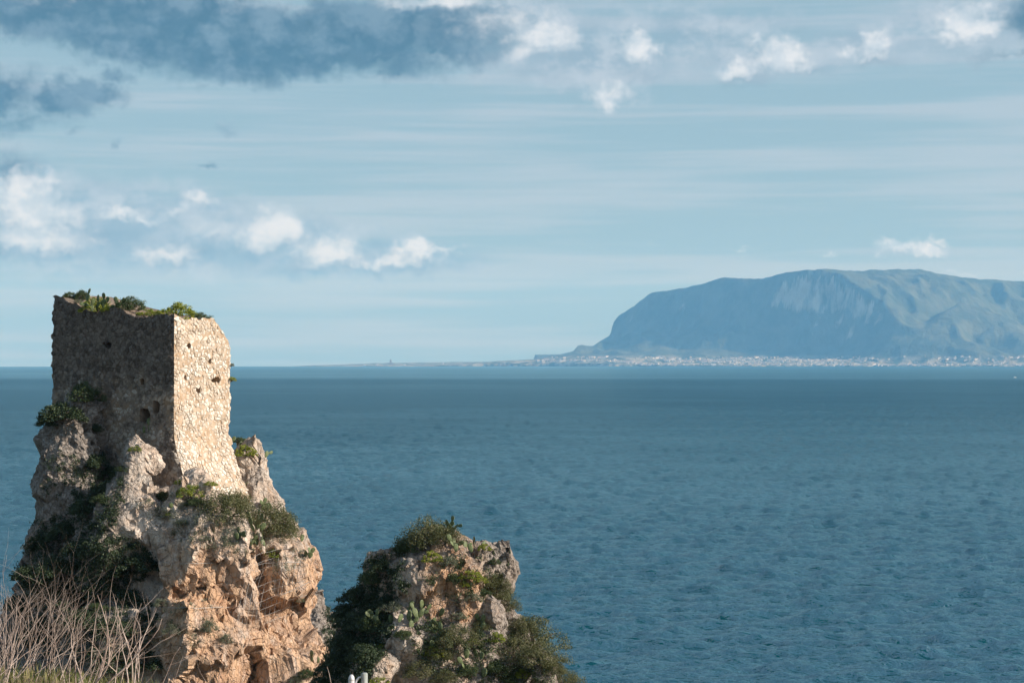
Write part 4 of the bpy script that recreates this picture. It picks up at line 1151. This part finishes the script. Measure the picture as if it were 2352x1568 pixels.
# --- on the tower stack
G1 = 'bushes on the tower stack'
for kd, x, y, r, sq, lab in [
    ('dark', 148, 948, 1.25, .75, 'broad dark bush crowning the boulder left of the tower'),
    ('dark', 118, 968, .75, .8, 'dark bush hanging over the left edge of the boulder'),
    ('mastic', 195, 912, .95, 1.2, 'bush rising against the shaded tower wall above the boulder'),
    ('dark', 218, 985, .45, 1.0, 'small dark bush in the cleft between boulder and tower'),
    ('dark', 222, 1062, .70, 1.0, 'dark bush halfway down the cleft beside the tower'),
    ('dark', 262, 1085, .70, .9, 'dark bush between the cleft and the knobbly rock'),
    ('dark', 235, 1128, .85, .9, 'dark bush low in the cleft above the shaded ledge'),
    ('dark', 200, 1165, 1.00, .9, 'wide dark bush at the foot of the tall boulder'),
    ('mastic', 236, 1148, .50, .8, 'pale-tipped bush catching light at the foot of the cleft'),
    ('dark', 150, 1225, 1.10, .8, 'dark bush on the shaded flank under the tall boulder'),
    ('dark', 95, 1245, 1.00, .9, 'dark bush on the stack edge against the sea'),
    ('dark', 190, 1262, 1.10, .8, 'dark bush in the shaded flank below the rounded ledge'),
    ('dark', 255, 1300, 1.20, .8, 'wide dark bush under the shaded overhang'),
    ('dark', 318, 1292, 1.10, .9, 'dark bush beside the sunlit cliff edge'),
    ('dark', 120, 1300, 1.15, .8, 'dark bush left of the small shaded boulder'),
    ('dark', 70, 1320, 1.00, .8, 'lowest dark bush on the seaward edge of the stack'),
    ('dark', 55, 1385, 1.05, .8, 'dark bush behind the bare twigs at the picture edge'),
    ('dark', 150, 1375, 1.20, .8, 'dark bush behind the densest bare twigs'),
    ('dark', 190, 1425, 1.20, .8, 'dark bush low behind the forked bare shrub'),
    ('dark', 300, 1372, 1.00, .8, 'dark bush above the cave on the shaded side'),
    ('dark', 330, 1430, 1.00, .8, 'dark bush left of the cave in the cliff'),
    ('dark', 260, 1440, 1.00, .8, 'dark bush between the forked bare shrubs'),
    ('dark', 100, 1450, 1.30, .8, 'dark bush low on the stack behind twigs'),
    ('dark', 340, 1510, 1.10, .8, 'dark bush at the foot of the shaded flank'),
    ('dark', 260, 1520, 1.20, .8, 'dark bush deep in shade above the grass'),
    ('mastic', 225, 1400, .55, 1.0, 'green bush lit through the bare branches'),
    ('euph', 312, 1032, .38, .9, 'yellow-green spurge on top of the knobbly rock'),
    ('mastic', 284, 1078, .38, .8, 'small bush on the left of the knobbly rock'),
    ('euph', 436, 1132, .80, .85, 'big spurge below the tower corner'),
    ('mastic', 452, 1155, .55, .8, 'dark bush under the big spurge by the tower corner'),
    ('mastic', 372, 1142, .48, 1.0, 'round dark bush below the shaded tower wall'),
    ('euph', 414, 1108, .30, .8, 'small yellow spurge against the tower corner'),
    ('euph', 484, 1112, .34, .8, 'yellow spurge at the foot of the sunlit tower face'),
    ('euph', 388, 1180, .22, .8, 'tiny spurge beside the little two-armed prickly pear'),
    ('olive', 520, 1178, 1.55, 1.1, 'tall olive-green shrub at the foot of the sunlit face'),
    ('olive', 545, 1160, 1.00, 1.1, 'olive-green shrub behind the big prickly pear'),
    ('olive', 618, 1205, 1.55, .95, 'wide olive-green shrub sloping towards the sea'),
    ('olive', 645, 1222, 1.05, .8, 'olive-green shrub nearest the cliff edge'),
    ('euph', 562, 1040, .65, 1.1, 'yellow-green spurge on the crag behind the tower'),
    ('mastic', 548, 1012, .40, .8, 'dark tuft where the crag meets the tower'),
    ('euph', 628, 1272, .48, 1.1, 'spurge on the netted overhanging boulder'),
    ('greyleaf', 688, 1378, .30, .9, 'grey tuft on the right edge of the netted boulder'),
    ('greyleaf', 478, 1440, .55, .9, 'grey tuft on the sunlit cliff below the cave'),
    ('greyleaf', 398, 1445, .55, .8, 'grey tuft on the sunlit cliff left of the other'),
    ('greyleaf', 376, 1385, .50, .8, 'grey tuft beside the mouth of the cave'),
    ('greyleaf', 523, 1470, .36, 1.1, 'narrow grey tuft in the orange streaks of the cliff'),
    ('greyleaf', 585, 1225, .40, .8, 'dry tuft at the lip of the sunlit cliff'),
    ('greyleaf', 420, 1200, .45, .7, 'dry grey tuft above the sunlit cliff'),
    ('greyleaf', 470, 1235, .40, .7, 'dry tuft high on the sunlit cliff'),
    ('mastic', 700, 1548, .55, .8, 'bush at the foot of the stack by the gap'),
    ('greyleaf', 680, 1560, .40, .8, 'tuft on the lowest sunlit slope of the stack')]:
    shrub_at(kd, x, y, r, lab, G1, sq)
for x, y, n, s, lab in [
    (338, 992, 4, .50, 'shaded prickly pear below the hole in the tower wall'),
    (397, 1180, 3, .42, 'small two-armed prickly pear in sun before the tower'),
    (512, 1160, 4, .52, 'prickly pear with two pale pads in the tall olive shrub'),
    (532, 1182, 3, .42, 'low yellow-green prickly pear in the tall olive shrub'),
    (575, 1215, 14, .50, 'largest prickly pear clump between the olive shrubs'),
    (553, 1235, 6, .44, 'prickly pear at the lip of the cliff below the big clump'),
    (600, 1250, 7, .44, 'prickly pear trailing at the right of the big clump'),
    (603, 1168, 7, .42, 'pale prickly pear behind the wide olive shrub'),
    (686, 1240, 4, .40, 'prickly pear on the seaward top of the netted boulder'),
    (706, 1278, 5, .42, 'prickly pear hanging from the right edge of the netted boulder'),
    (545, 1000, 5, .46, 'prickly pear rising behind the right edge of the tower'),
    (598, 1048, 6, .42, 'prickly pear on the far crag against the sea'),
    (576, 1120, 3, .40, 'prickly pear in the gap below the far crag')]:
    cactus_at(x, y, n, lab, s)

# --- on the overgrown stack
G2 = 'bushes on the overgrown stack'
for kd, x, y, r, sq, lab in [
    ('olive', 988, 1238, 1.35, 1.05, 'big round shrub crowning the overgrown stack'),
    ('olive', 1022, 1238, .85, 1.0, 'shrub at the right of the crowning one'),
    ('mastic', 948, 1256, .70, .9, 'dark bush left of the crowning shrub'),
    ('mastic', 920, 1270, .60, .9, 'dark bush on the shaded shoulder of the overgrown stack'),
    ('dark', 880, 1300, .62, .9, 'dark bush on the left shoulder skyline, upper'),
    ('mastic', 855, 1330, .60, .9, 'dark bush on the left skyline, middle'),
    ('dark', 830, 1368, .85, .9, 'dark bush above the leftmost step of the stack'),
    ('dark', 800, 1375, .80, .9, 'dark bush on the leftmost step of the stack'),
    ('dark', 780, 1420, .80, .9, 'dark bush at the left outline of the stack'),
    ('dark', 826, 1425, .95, .8, 'dark bush in the shaded hollow left of the prickly pears'),
    ('dark', 768, 1460, .75, .9, 'dark bush beside the gap to the reef'),
    ('dark', 812, 1470, 1.05, .8, 'wide dark bush in the shaded left flank'),
    ('mastic', 858, 1435, .80, .8, 'green bush under the leftmost prickly pear'),
    ('dark', 790, 1515, .95, .8, 'dark bush low above the lamp post'),
    ('dark', 840, 1500, .90, .8, 'dark bush above the smooth round boulder'),
    ('dark', 764, 1535, .75, .8, 'lowest dark bush next to the gap'),
    ('dark', 745, 1565, .75, .8, 'dark bush at the bottom of the gap'),
    ('euph', 882, 1482, .28, .9, 'bright sprig in the dark left flank'),
    ('dark', 890, 1380, .62, .8, 'dark bush under the orange overhang'),
    ('greyleaf', 905, 1395, .55, .8, 'twiggy grey bush under the overhang'),
    ('euph', 993, 1282, .46, 1.1, 'spurge on the orange brow of the overgrown stack'),
    ('greyleaf', 1028, 1290, .50, .9, 'grey-green tuft beside the orange brow'),
    ('euph', 1082, 1320, .52, .8, 'bright spurge on the sunlit front, upper'),
    ('euph', 1100, 1332, .40, .8, 'bright spurge on the sunlit front, lower'),
    ('mastic', 1042, 1330, .32, .9, 'green tuft in the orange recess'),
    ('euph', 1066, 1342, .24, 1.0, 'little spurge under the bright ones'),
    ('euph', 1112, 1258, .34, .9, 'spurge between prickly pear and pale knob'),
    ('mastic', 1136, 1290, .32, .8, 'green tuft at the foot of the pale knob'),
    ('olive', 1122, 1335, .78, 1.0, 'olive shrub hanging left of the pale knob'),
    ('olive', 1142, 1362, .78, 1.0, 'olive shrub hanging below the pale knob'),
    ('olive', 1158, 1392, .70, 1.1, 'olive shrub at the waist of the stack'),
    ('greyleaf', 1088, 1372, .40, .8, 'grey tuft on the little ledge'),
    ('mastic', 1114, 1362, .28, .8, 'blue-green tuft above the pillars'),
    ('greyleaf', 1055, 1415, .42, .8, 'tuft left of the rock pillars'),
    ('olive', 1218, 1470, 1.45, 1.0, 'biggest olive shrub on the right outline'),
    ('olive', 1245, 1510, 1.15, .9, 'olive shrub below the biggest one'),
    ('olive', 1176, 1500, 1.00, 1.0, 'olive shrub left of the biggest one'),
    ('olive', 1192, 1445, .85, 1.0, 'olive shrub above the biggest one'),
    ('olive', 1292, 1556, .90, .9, 'outermost shrub at the right foot of the stack'),
    ('olive', 1268, 1535, .65, .9, 'shrub behind the small outcrop at right foot'),
    ('olive', 1050, 1468, .95, .9, 'olive shrub in the middle of the sunlit flank'),
    ('olive', 1012, 1500, .78, .9, 'shrub between knob and prickly pears'),
    ('olive', 965, 1540, .85, .9, 'shrub right of the smooth round boulder'),
    ('euph', 1136, 1465, .50, .9, 'spurge left of the biggest olive shrub'),
    ('euph', 1084, 1472, .28, .9, 'small spurge in the middle of the sunlit flank'),
    ('euph', 998, 1496, .55, .8, 'wide spurge right of the rock knob'),
    ('euph', 1197, 1548, .42, .9, 'spurge at the bottom of the sunlit flank'),
    ('mastic', 1136, 1540, .60, .9, 'green bush low on the sunlit flank'),
    ('mastic', 1070, 1540, .60, .8, 'green bush under the lowest prickly pear'),
    ('euph', 868, 1566, .50, .9, 'bright spurge in front of the smooth round boulder'),
    ('mastic', 928, 1458, .48, .8, 'grassy bush on top of the rock knob'),
    ('mastic', 1160, 1560, .55, .8, 'bush at the foot of the flank, right of centre'),
    ('olive', 1025, 1555, .70, .8, 'shrub at the foot of the flank, left of centre'),
    ('olive', 1100, 1435, .60, .8, 'shrub under the rock pillars')]:
    shrub_at(kd, x, y, r, lab, G2, sq)
for x, y, n, s, lab in [
    (1026, 1212, 12, .40, 'prickly pear sticking up above the crowning shrub'),
    (1064, 1262, 8, .44, 'dark prickly pear behind the orange brow'),
    (1090, 1272, 8, .42, 'prickly pear left of the spurge by the pale knob'),
    (1116, 1290, 3, .34, 'tiny prickly pear under the pale knob'),
    (1166, 1296, 4, .36, 'prickly pear on the outer side of the pale knob'),
    (892, 1425, 11, .44, 'leftmost pale prickly pear in front of the dark bushes'),
    (936, 1422, 7, .42, 'upright prickly pear second from the dark bushes'),
    (958, 1415, 5, .40, 'small prickly pear under the overhang lip'),
    (972, 1442, 8, .42, 'spreading prickly pear below the overhang'),
    (994, 1412, 9, .46, 'tall dark prickly pear against the orange rock'),
    (998, 1440, 7, .42, 'prickly pear under the tall dark one'),
    (1092, 1440, 6, .40, 'pale prickly pear in front of the rock pillars'),
    (1120, 1432, 5, .36, 'thin prickly pear right of the pillars'),
    (1078, 1505, 12, .42, 'bushy prickly pear in the middle of the sunlit flank'),
    (1088, 1545, 10, .42, 'lowest prickly pear on the sunlit flank'),
    (1018, 1482, 6, .38, 'prickly pear right of the wide spurge'),
    (728, 1520, 4, .44, 'small prickly pear beside the gap')]:
    cactus_at(x, y, n, lab, s)

# --- low ground cover that clothes the shaded sides (nobody could count it)
def ground_cover(name, bvh_i, spots, n, mat, label, seed, ll=.11, lw=.07):
    r = np.random.RandomState(seed); C_, N_ = [], []
    for (x, y, rx, ry, m) in spots:
        for _ in range(m):
            a, d = r.uniform(0, 6.28), math.sqrt(r.uniform(0, 1))
            h = ray(x + rx * d * math.cos(a), y + ry * d * math.sin(a))
            if h is None: continue
            c = np.array(h[0]); nn = np.array(h[1])
            kk = r.randint(30, 60); rr = r.uniform(.07, .17)
            C_.append(c + nn * 0.04 + r.normal(0, 1, (kk, 3)) * rr * np.array([1, 1, .8])); N_.append(np.repeat(nn[None], kk, 0))
    c = np.concatenate(C_); nn = np.concatenate(N_); m = len(c)
    nr = nn * .6 + r.normal(0, .6, (m, 3)); nr /= np.linalg.norm(nr, axis=1)[:, None]
    t = np.cross(nr, r.normal(0, 1, (m, 3))); t /= np.linalg.norm(t, axis=1)[:, None]; s = np.cross(nr, t)
    L = (ll * r.uniform(.6, 1.3, m))[:, None]; Wd = (lw * r.uniform(.6, 1.3, m))[:, None]
    v = np.stack([c - t * L / 2, c + s * Wd / 2, c + t * L / 2, c - s * Wd / 2], 1).reshape(-1, 3)
    o = link(name, mesh_np(name, v, np.arange(4 * m).reshape(-1, 4), M[mat], False, {'rnd': np.repeat(r.uniform(0, 1, m), 4)}))
    return tag(o, label, None, None, 'stuff')
ground_cover('ivy_cover', 0, [(150, 1290, 120, 110, 420), (230, 1130, 60, 90, 140), (260, 1290, 90, 60, 220), (200, 1430, 170, 90, 420), (140, 1090, 50, 60, 25)], 0, 'dark', 'dark creeping growth over the shaded flank of the tower stack', 1)
ground_cover('scrub_cover', 1, [(820, 1430, 80, 90, 420), (880, 1330, 60, 60, 110), (800, 1520, 60, 50, 200)], 0, 'dark', 'dark low scrub over the shaded side of the overgrown stack', 2)
ground_cover('herb_cover', 1, [(1090, 1500, 120, 70, 150), (1060, 1330, 80, 60, 50), (1230, 1540, 60, 30, 60), (990, 1470, 50, 50, 60)], 0, 'mastic', 'low green herbs between the prickly pears on the sunlit flank', 3, .10, .05)
ground_cover('dry_cover', 0, [(480, 1220, 90, 40, 60), (650, 1270, 60, 40, 40), (440, 1420, 60, 60, 30), (560, 1240, 60, 30, 30), (380, 1160, 60, 30, 30)], 0, 'greyleaf', 'dry grey herbs on the sunlit ledges of the tower stack', 4, .13, .03)
# ------------------------------------------------------------------ rockfall net and cables on the cliff
def wire(pts, name, parent, r=0.013):
    v, q = tube(pts, [r] * len(pts), 4)
    return link(name, mesh_np(name, v, q, M['cable'], True), parent)
def drape(p0, p1, n=14, sag=0.0, lift=0.06):
    out = []
    for i in range(n + 1):
        t = i / n
        h = ray(p0[0] + (p1[0] - p0[0]) * t, p0[1] + (p1[1] - p0[1]) * t + sag * 4 * t * (1 - t))
        if h is None: continue
        out.append(np.array(h[0]) + np.array((0, -lift, 0.0)))
    out = np.array(out)
    if len(out) < 3: return None
    # a taut line bridges hollows: pull every point to the chord of its neighbours when it lies behind it
    for _ in range(14):
        mid = (out[:-2] + out[2:]) / 2
        out[1:-1, 1] = np.minimum(out[1:-1, 1], mid[:, 1])
    return out
net = empty('rockfall_net', (0, 0, 0))
tag(net, 'steel rockfall net draped over the overhanging boulder', 'net')
for kx in range(13):
    x = 572 + kx * 10.5
    a = drape((x, 1250 if kx > 3 else 1290), (x - 26, 1432 if kx < 9 else 1400), 12)
    if a is not None: wire(a, 'strand', net, .006)
for ky in range(10):
    y = 1262 + ky * 17
    a = drape((572 + ky * 3, y + 12), (706, y - 16), 14)
    if a is not None: wire(a, 'strand', net, .006)
for p0, p1, lab in [((584, 1291), (690, 1290), 'level steel cable across the netted boulder'), ((413, 1293), (488, 1292), 'level steel cable high on the sunlit cliff'),
                    ((364, 1394), (533, 1392), 'level steel cable below the cave'), ((600, 1387), (712, 1335), 'slanting steel cable under the netted boulder'), ((553, 1047), (606, 1037), 'short cable across the far crag')]:
    a = drape(p0, p1, 16)
    if a is None: continue
    v, q = tube(a, [.012] * len(a), 5)
    tag(link('steel_cable', mesh_np('steel_cable', v, q, M['cable'], True)), lab, 'cable', 'cables on the tower stack')

# ------------------------------------------------------------------ foreground: bare shrubs, grass, lamp post
def bare_branch(r, p, d, L, rad, depth, out, bend):
    n = max(4, int(L / 0.09)); pts = [np.array(p)]; rads = [rad]
    d = np.array(d, float); d /= np.linalg.norm(d)
    kids = []
    for i in range(n):
        d = d + r.normal(0, 0.14, 3) + np.array([0, 0, bend]) ; d /= np.linalg.norm(d)
        pts.append(pts[-1] + d * L / n); rads.append(rad * (1 - 0.78 * (i + 1) / n))
        if depth > 0 and 0.25 < (i + 1) / n < 0.95 and r.uniform() < (0.34 if depth > 1 else 0.34):
            kids.append((pts[-1].copy(), d.copy(), rads[-1]))
    out.append(tube(pts, rads, 5))
    for (kp, kd, kr) in kids:
        side = r.normal(0, 1, 3); side -= kd * (side @ kd); side /= np.linalg.norm(side)
        bare_branch(r, kp, kd + side * r.uniform(.5, .95), L * r.uniform(.35, .6), kr * .72, depth - 1, out, bend * 1.3)

def bare_shrub(x, D, y_top, stems, seed, label, lean=0.0, spread=.35, rad=.016, depth=2):
    r = np.random.RandomState(seed)
    X = (x - 1176) / FPX * D
    z0 = float(hill_z(np.array([X]), np.array([D]))[0]) - 0.1
    H = EYE + (824 - y_top) / FPX * D - z0
    root = empty('bare_shrub', (X, D, z0))
    for s in range(stems):
        out = []
        d = np.array([lean + r.normal(0, spread), r.normal(0, spread * .6), 1.0])
        bare_branch(r, (r.normal(0, .10), r.normal(0, .10), 0), d, H * r.uniform(.75, 1.08), rad * r.uniform(.7, 1.15), depth, out, 0.012)
        v, q = join(out)
        link('branch', mesh_np('branch', v, q, M['twig'], True), root)
    return tag(root, label, 'shrub', 'bare shrubs in the foreground')
for x, D, yt, st, sd, lean, spd, rd, dp, lab in [
    (20, 17.0, 1330, 13, 1, .25, .25, .0050, 3, 'dense pale bare shrub at the picture edge'),
    (-30, 16.0, 1350, 12, 2, .45, .25, .0050, 3, 'bare shrub leaning in from outside the frame'),
    (95, 18.0, 1345, 12, 3, .25, .28, .0050, 3, 'bare shrub with many thin stems leaning seaward'),
    (60, 20.0, 1290, 8, 13, .05, .16, .0046, 3, 'tall thin twigs rising highest against the sea'),
    (205, 17.0, 1330, 6, 4, -.10, .30, .011, 3, 'forked bare shrub with upward-curving tips'),
    (245, 19.0, 1350, 6, 5, .15, .28, .010, 3, 'bare shrub with the tallest forked branches in shade'),
    (305, 18.0, 1370, 3, 6, .05, .25, .0085, 3, 'slender bare shrub before the sunlit cliff edge'),
    (150, 16.0, 1400, 12, 7, .35, .30, .0046, 3, 'low tangle of pale twigs above the grass'),
    (350, 17.5, 1470, 5, 8, .25, .35, .0046, 3, 'low bare twigs under the cliff'),
    (520, 18.5, 1480, 3, 9, .35, .45, .005, 2, 'few thin pale stems in front of the orange cliff'),
    (600, 19.0, 1520, 3, 10, .20, .40, .0045, 1, 'faint thin stems low before the cliff')]:
    bare_shrub(x, D, yt, st, sd, lab, lean, spd, rd, dp)
for x, D, yt, st, sd, lean, spd, rd, dp, lab in [
    (768, 27, 1475, 1, 21, .03, .02, .013, 0, 'single tall bare stem left of the lamp post'),
    (778, 27, 1540, 3, 22, .05, .10, .012, 1, 'short bare stems between tall stem and lamp'),
    (806, 27, 1535, 4, 23, .05, .16, .011, 1, 'bunch of bare stems behind the lamp'),
    (858, 28, 1530, 1, 24, .12, .06, .011, 0, 'curved bare stem right of the lamp post'),
    (1054, 27, 1545, 1, 25, .0, .06, .009, 0, 'lone bare stem before the sunlit flank'),
    (1186, 27, 1548, 1, 26, .0, .06, .009, 0, 'lone bare stem farthest from the lamp post')]:
    bare_shrub(x, D, yt, st, sd, lab, lean, spd, rd, dp)

def grass_patch():
    r = np.random.RandomState(9)
    n = 26000
    X = r.uniform(-7.5, 1.0, n); Y = r.uniform(12.5, 26, n)
    z = hill_z(X, Y) - 0.05
    h = r.uniform(.06, .18, n) * np.where(X < -3.2, 1.15, .8); a = r.uniform(0, 6.28, n); lean = r.uniform(.1, .7, n) * h
    w = 0.006 * r.uniform(.7, 1.4, n)
    b = np.stack([X, Y, z], 1); t = b + np.stack([np.cos(a) * lean, np.sin(a) * lean, h], 1); m = b + np.stack([np.cos(a) * lean * .3, np.sin(a) * lean * .3, h * .55], 1)
    s = np.stack([-np.sin(a) * w, np.cos(a) * w, 0 * w], 1)
    v = np.stack([b - s, b + s, m + s * .8, t, m - s * .8], 1).reshape(-1, 3)
    k = np.arange(n)[:, None] * 5
    q = np.concatenate([k + np.array([[0, 1, 2, 4]]), k + np.array([[4, 2, 3, 3]])])
    tri = np.concatenate([k + np.array([[0, 1, 2]]), k + np.array([[0, 2, 4]]), k + np.array([[4, 2, 3]])])
    o = link('grass', mesh_np('grass', v, tri, M['grass'], False, {'rnd': np.repeat(r.uniform(0, 1, n), 5)}))
    return tag(o, 'short green and straw grass on the slope under the bare shrubs', None, None, 'stuff')
grass_patch()

def lathe(prof, sides=16):
    a = np.linspace(0, 2 * math.pi, sides, endpoint=False)
    v = np.concatenate([np.stack([r * np.cos(a), r * np.sin(a), np.full(sides, z)], 1) for r, z in prof])
    n = len(prof)
    i, j = np.meshgrid(np.arange(n - 1), np.arange(sides), indexing='ij')
    A = (i * sides + j).ravel(); B = (i * sides + (j + 1) % sides).ravel()
    return v, np.stack([A, B, B + sides, A + sides], 1)
def lamp_post():
    D = 28.0; X = (837.5 - 1176) / FPX * D
    z0 = float(hill_z(np.array([X]), np.array([D]))[0]) - .15
    zt = EYE + (824 - 1543) / FPX * D
    root = empty('lamp_post', (X, D, z0)); H = zt - z0
    v, q = lathe([(.048, 0), (.046, H - .02), (.043, H - .008), (.03, H), (0.0005, H + .004)])
    link('pole', mesh_np('pole', v, q, M['post'], True), root)
    v, q = tube([(-.045, -.01, H - .06), (-.075, -.012, H - .065), (-.11, -.015, H - .11), (-.135, -.015, H - .19), (-.15, -.015, H - .24)], [.016] * 5, 8)
    link('arm', mesh_np('arm', v, q, M['enamel'], True), root)
    v, q = lathe([(.0005, -.10), (.030, -.10), (.043, -.085), (.043, .02), (.040, .03), (.040, .045), (.030, .055), (.022, .075), (.0005, .08)])
    lamp = link('lamp_head', mesh_np('lamp_head', v, q, M['enamel'], True), root); lamp.location = (-.18, -.02, H - .10)
    v, q = lathe([(.0445, -.004), (.0455, 0), (.0455, .010), (.0445, .014)])
    ring = link('clamp_ring', mesh_np('clamp_ring', v, q, M['cable'], True), lamp); ring.location = (0, 0, .004)
    v, q = lathe([(.050, 0), (.052, .02), (.052, .05), (.050, .06)])
    col = link('collar', mesh_np('collar', v, q, M['enamel'], True), root); col.location = (0, 0, H - .24)
    return tag(root, 'grey round lamp post with white lamp on a curved arm', 'lamp post')
lamp_post()

# ------------------------------------------------------------------ across the gulf: the coastal town, the cape, a boat
def house_mesh(wd, dp, h, rh):
    bm = bmesh.new()
    a = [(-wd / 2, -dp / 2), (wd / 2, -dp / 2), (wd / 2, dp / 2), (-wd / 2, dp / 2)]
    lo = [bm.verts.new((x, y, -6)) for x, y in a]; hi = [bm.verts.new((x, y, h)) for x, y in a]
    for i in range(4): bm.faces.new((lo[i], lo[(i + 1) % 4], hi[(i + 1) % 4], hi[i]))
    e = 0.6
    ev = [bm.verts.new((x + math.copysign(e, x), y + math.copysign(e, y), h)) for x, y in a]
    r0 = bm.verts.new((-wd / 2 - e, 0, h + rh)); r1 = bm.verts.new((wd / 2 + e, 0, h + rh))
    for f in ((ev[0], ev[1], r1, r0), (ev[2], ev[3], r0, r1), (ev[0], r0, ev[3]), (ev[1], ev[2], r1), (ev[3], ev[2], ev[1], ev[0])):
        bm.faces.new(f).material_index = 1
    n = max(2, int(wd / 4.5))
    for i in range(n):
        for zz in np.arange(1.2, h - 1.5, 3.2):
            x = -wd / 2 + (i + .5) * wd / n
            vs = [bm.verts.new((x + sx * .6, -dp / 2 - .05, zz + sz)) for sx, sz in ((-1, 0), (1, 0), (1, 1.5), (-1, 1.5))]
            bm.faces.new(vs).material_index = 2
    me = bpy.data.meshes.new('house'); bm.to_mesh(me); bm.free()
    for mm in ('plaster', 'roof', 'pane'): me.materials.append(M[mm])
    return me
HM = [house_mesh(12, 10, 7, 2.2), house_mesh(18, 11, 9.5, 2.0), house_mesh(26, 12, 11, 1.2), house_mesh(14, 12, 13, 1.5), house_mesh(38, 14, 10, 1.0)]
hr = random.Random(77)
rows = [(90, .9), (140, .8), (430, .7), (520, 1.0), (640, .9), (820, .8), (1000, .7), (1250, .35)]
placed = 0
TOWN = []
for k_ in range(16000):
    if placed >= 950: break
    x = hr.uniform(1235, 2390)
    off, wgt = hr.choice(rows)
    if hr.random() > wgt: continue
    dens = 0.35 + 0.65 * (math.sin(x / 47.0 + off * .01) > -0.1)
    if hr.random() > dens: continue
    X = (x - 1176) / FPX * 21200.0
    Y = shore_at(X) + off + hr.gauss(0, 35) + (60 if X < 1300 else 0)
    if X < 400 and off > 450: continue
    X = (x - 1176) / FPX * Y
    z = mount_h(X, Y)
    if z < -32.0 or z + drop(X * X + Y * Y) > 105: continue
    TOWN.append((hr.choice((0, 0, 1, 1, 2, 3, 4)), X, Y, z, hr.gauss(0, .35), hr.uniform(.85, 1.35)))
    placed += 1
SIZE = [84, 171, 286, 182, 380]
TOWN.sort(key=lambda t: -SIZE[t[0]] * t[5] ** 2 / t[2])
for (k_, X, Y, z, rz, s) in TOWN[:260]:
    o = link('town_house', HM[k_]); o.location = (X, Y, z); o.rotation_euler = (0, 0, rz); o.scale = (s, s, s)
    tag(o, 'small pale house in the far town under the mountain', 'house', 'houses of the far coastal town')
bm = bmesh.new()
for (k_, X, Y, z, rz, s) in TOWN[260:]:
    n0 = len(bm.verts); bm.from_mesh(HM[k_]); bm.verts.ensure_lookup_table()
    bmesh.ops.transform(bm, matrix=Matrix.Translation((X, Y, z)) @ Matrix.Rotation(rz, 4, 'Z') @ Matrix.Scale(s, 4), verts=bm.verts[n0:])
me = bpy.data.meshes.new('town_blur'); bm.to_mesh(me); bm.free()
for mm in ('plaster', 'roof', 'pane'): me.materials.append(M[mm])
tag(link('distant_town', me), 'mass of tiny pale houses along the far shore', None, None, 'stuff')

def far_church():
    D = 23900.0; X = (898 - 1176) / FPX * D
    root = empty('cape_church', (X, D, -drop(X * X + D * D) + 8)); root.scale = (1.0, 1.0, 1.0)
    def box(name, x0, x1, z0, z1, d, mat):
        bm = bmesh.new(); bmesh.ops.create_cube(bm, size=1.0)
        for v in bm.verts:
            v.co = Vector((x0 + (v.co.x + .5) * (x1 - x0), v.co.y * d, z0 + (v.co.z + .5) * (z1 - z0)))
        me = bpy.data.meshes.new(name); bm.to_mesh(me); bm.free(); me.materials.append(M[mat]); return link(name, me, root)
    box('nave', -70, 45, -10, 26, 40, 'darkstone'); box('aisle', -45, 28, 26, 36, 34, 'darkstone')
    tw = box('bell_tower', -14, 8, 26.2, 62, 20, 'darkstone')
    v, q = lathe([(15, 62.1), (12, 68), (4, 76), (.1, 80)], 8)
    link('tower_cap', mesh_np('tower_cap', v + np.array([-3, 0, 0]), q, M['darkstone'], False), root)
    return tag(root, 'dark church with bell tower on the low far cape', 'church')
far_church()
def cape_block(x, w, h, lab, mat):
    D = 23700.0; X = (x - 1176) / FPX * D
    me = house_mesh(w, 18, h, 2.0)
    o = link('cape_house', me); o.location = (X, D, max(mount_h(X, D), -drop(X * X + D * D) + 2)); tag(o, lab, 'house', 'houses on the low cape')
for x, w, h, lab in [(866, 30, 16, 'pale house on the low cape left of the church'), (930, 26, 14, 'pale house on the low cape right of the church'), (838, 22, 12, 'outermost pale house on the low cape'), (1018, 14, 26, 'small tower house standing alone on the low cape')]:
    cape_block(x, w, h, lab, 'plaster')

def boat():
    d = 5000.0; X = (2331 - 1176) / FPX * d
    root = empty('motor_boat', (X, d, -drop(X * X + d * d)), (0, 0, .3))
    st = [(-3.6, 1.1, .9), (-1.5, 1.35, .9), (1.2, 1.2, 1.05), (2.8, .7, 1.25), (3.9, .05, 1.45)]
    V = []
    for x, w, h in st: V += [(x, -w, h), (x, -w * .75, -.3), (x, w * .75, -.3), (x, w, h)]
    Q = []
    for i in range(len(st) - 1):
        a = i * 4
        for k_ in range(4): Q.append((a + k_, a + (k_ + 1) % 4, a + 4 + (k_ + 1) % 4, a + 4 + k_))
    Q.append((0, 1, 2, 3))
    link('hull', mesh_np('hull', V, Q, M['enamel'], False), root)
    bm = bmesh.new(); bmesh.ops.create_cube(bm, size=1.0)
    for v in bm.verts:
        v.co = Vector((v.co.x * 2.6 * (1 if v.co.z < 0 else .75), v.co.y * 1.9 * (1 if v.co.z < 0 else .85), 1.0 + (v.co.z + .5) * 1.5))
    me = bpy.data.meshes.new('cabin'); bm.to_mesh(me); bm.free(); me.materials.append(M['enamel'])
    cab = link('cabin', me, root)
    bm = bmesh.new(); vs = [bm.verts.new(c) for c in ((-1.0, -.98, 1.5), (1.0, -.98, 1.5), (.85, -.9, 2.2), (-.85, -.9, 2.2))]; bm.faces.new(vs)
    me = bpy.data.meshes.new('window'); bm.to_mesh(me); bm.free(); me.materials.append(M['pane'])
    link('window', me, cab)
    return tag(root, 'tiny white motor boat far out near the right edge', 'boat')
boat()
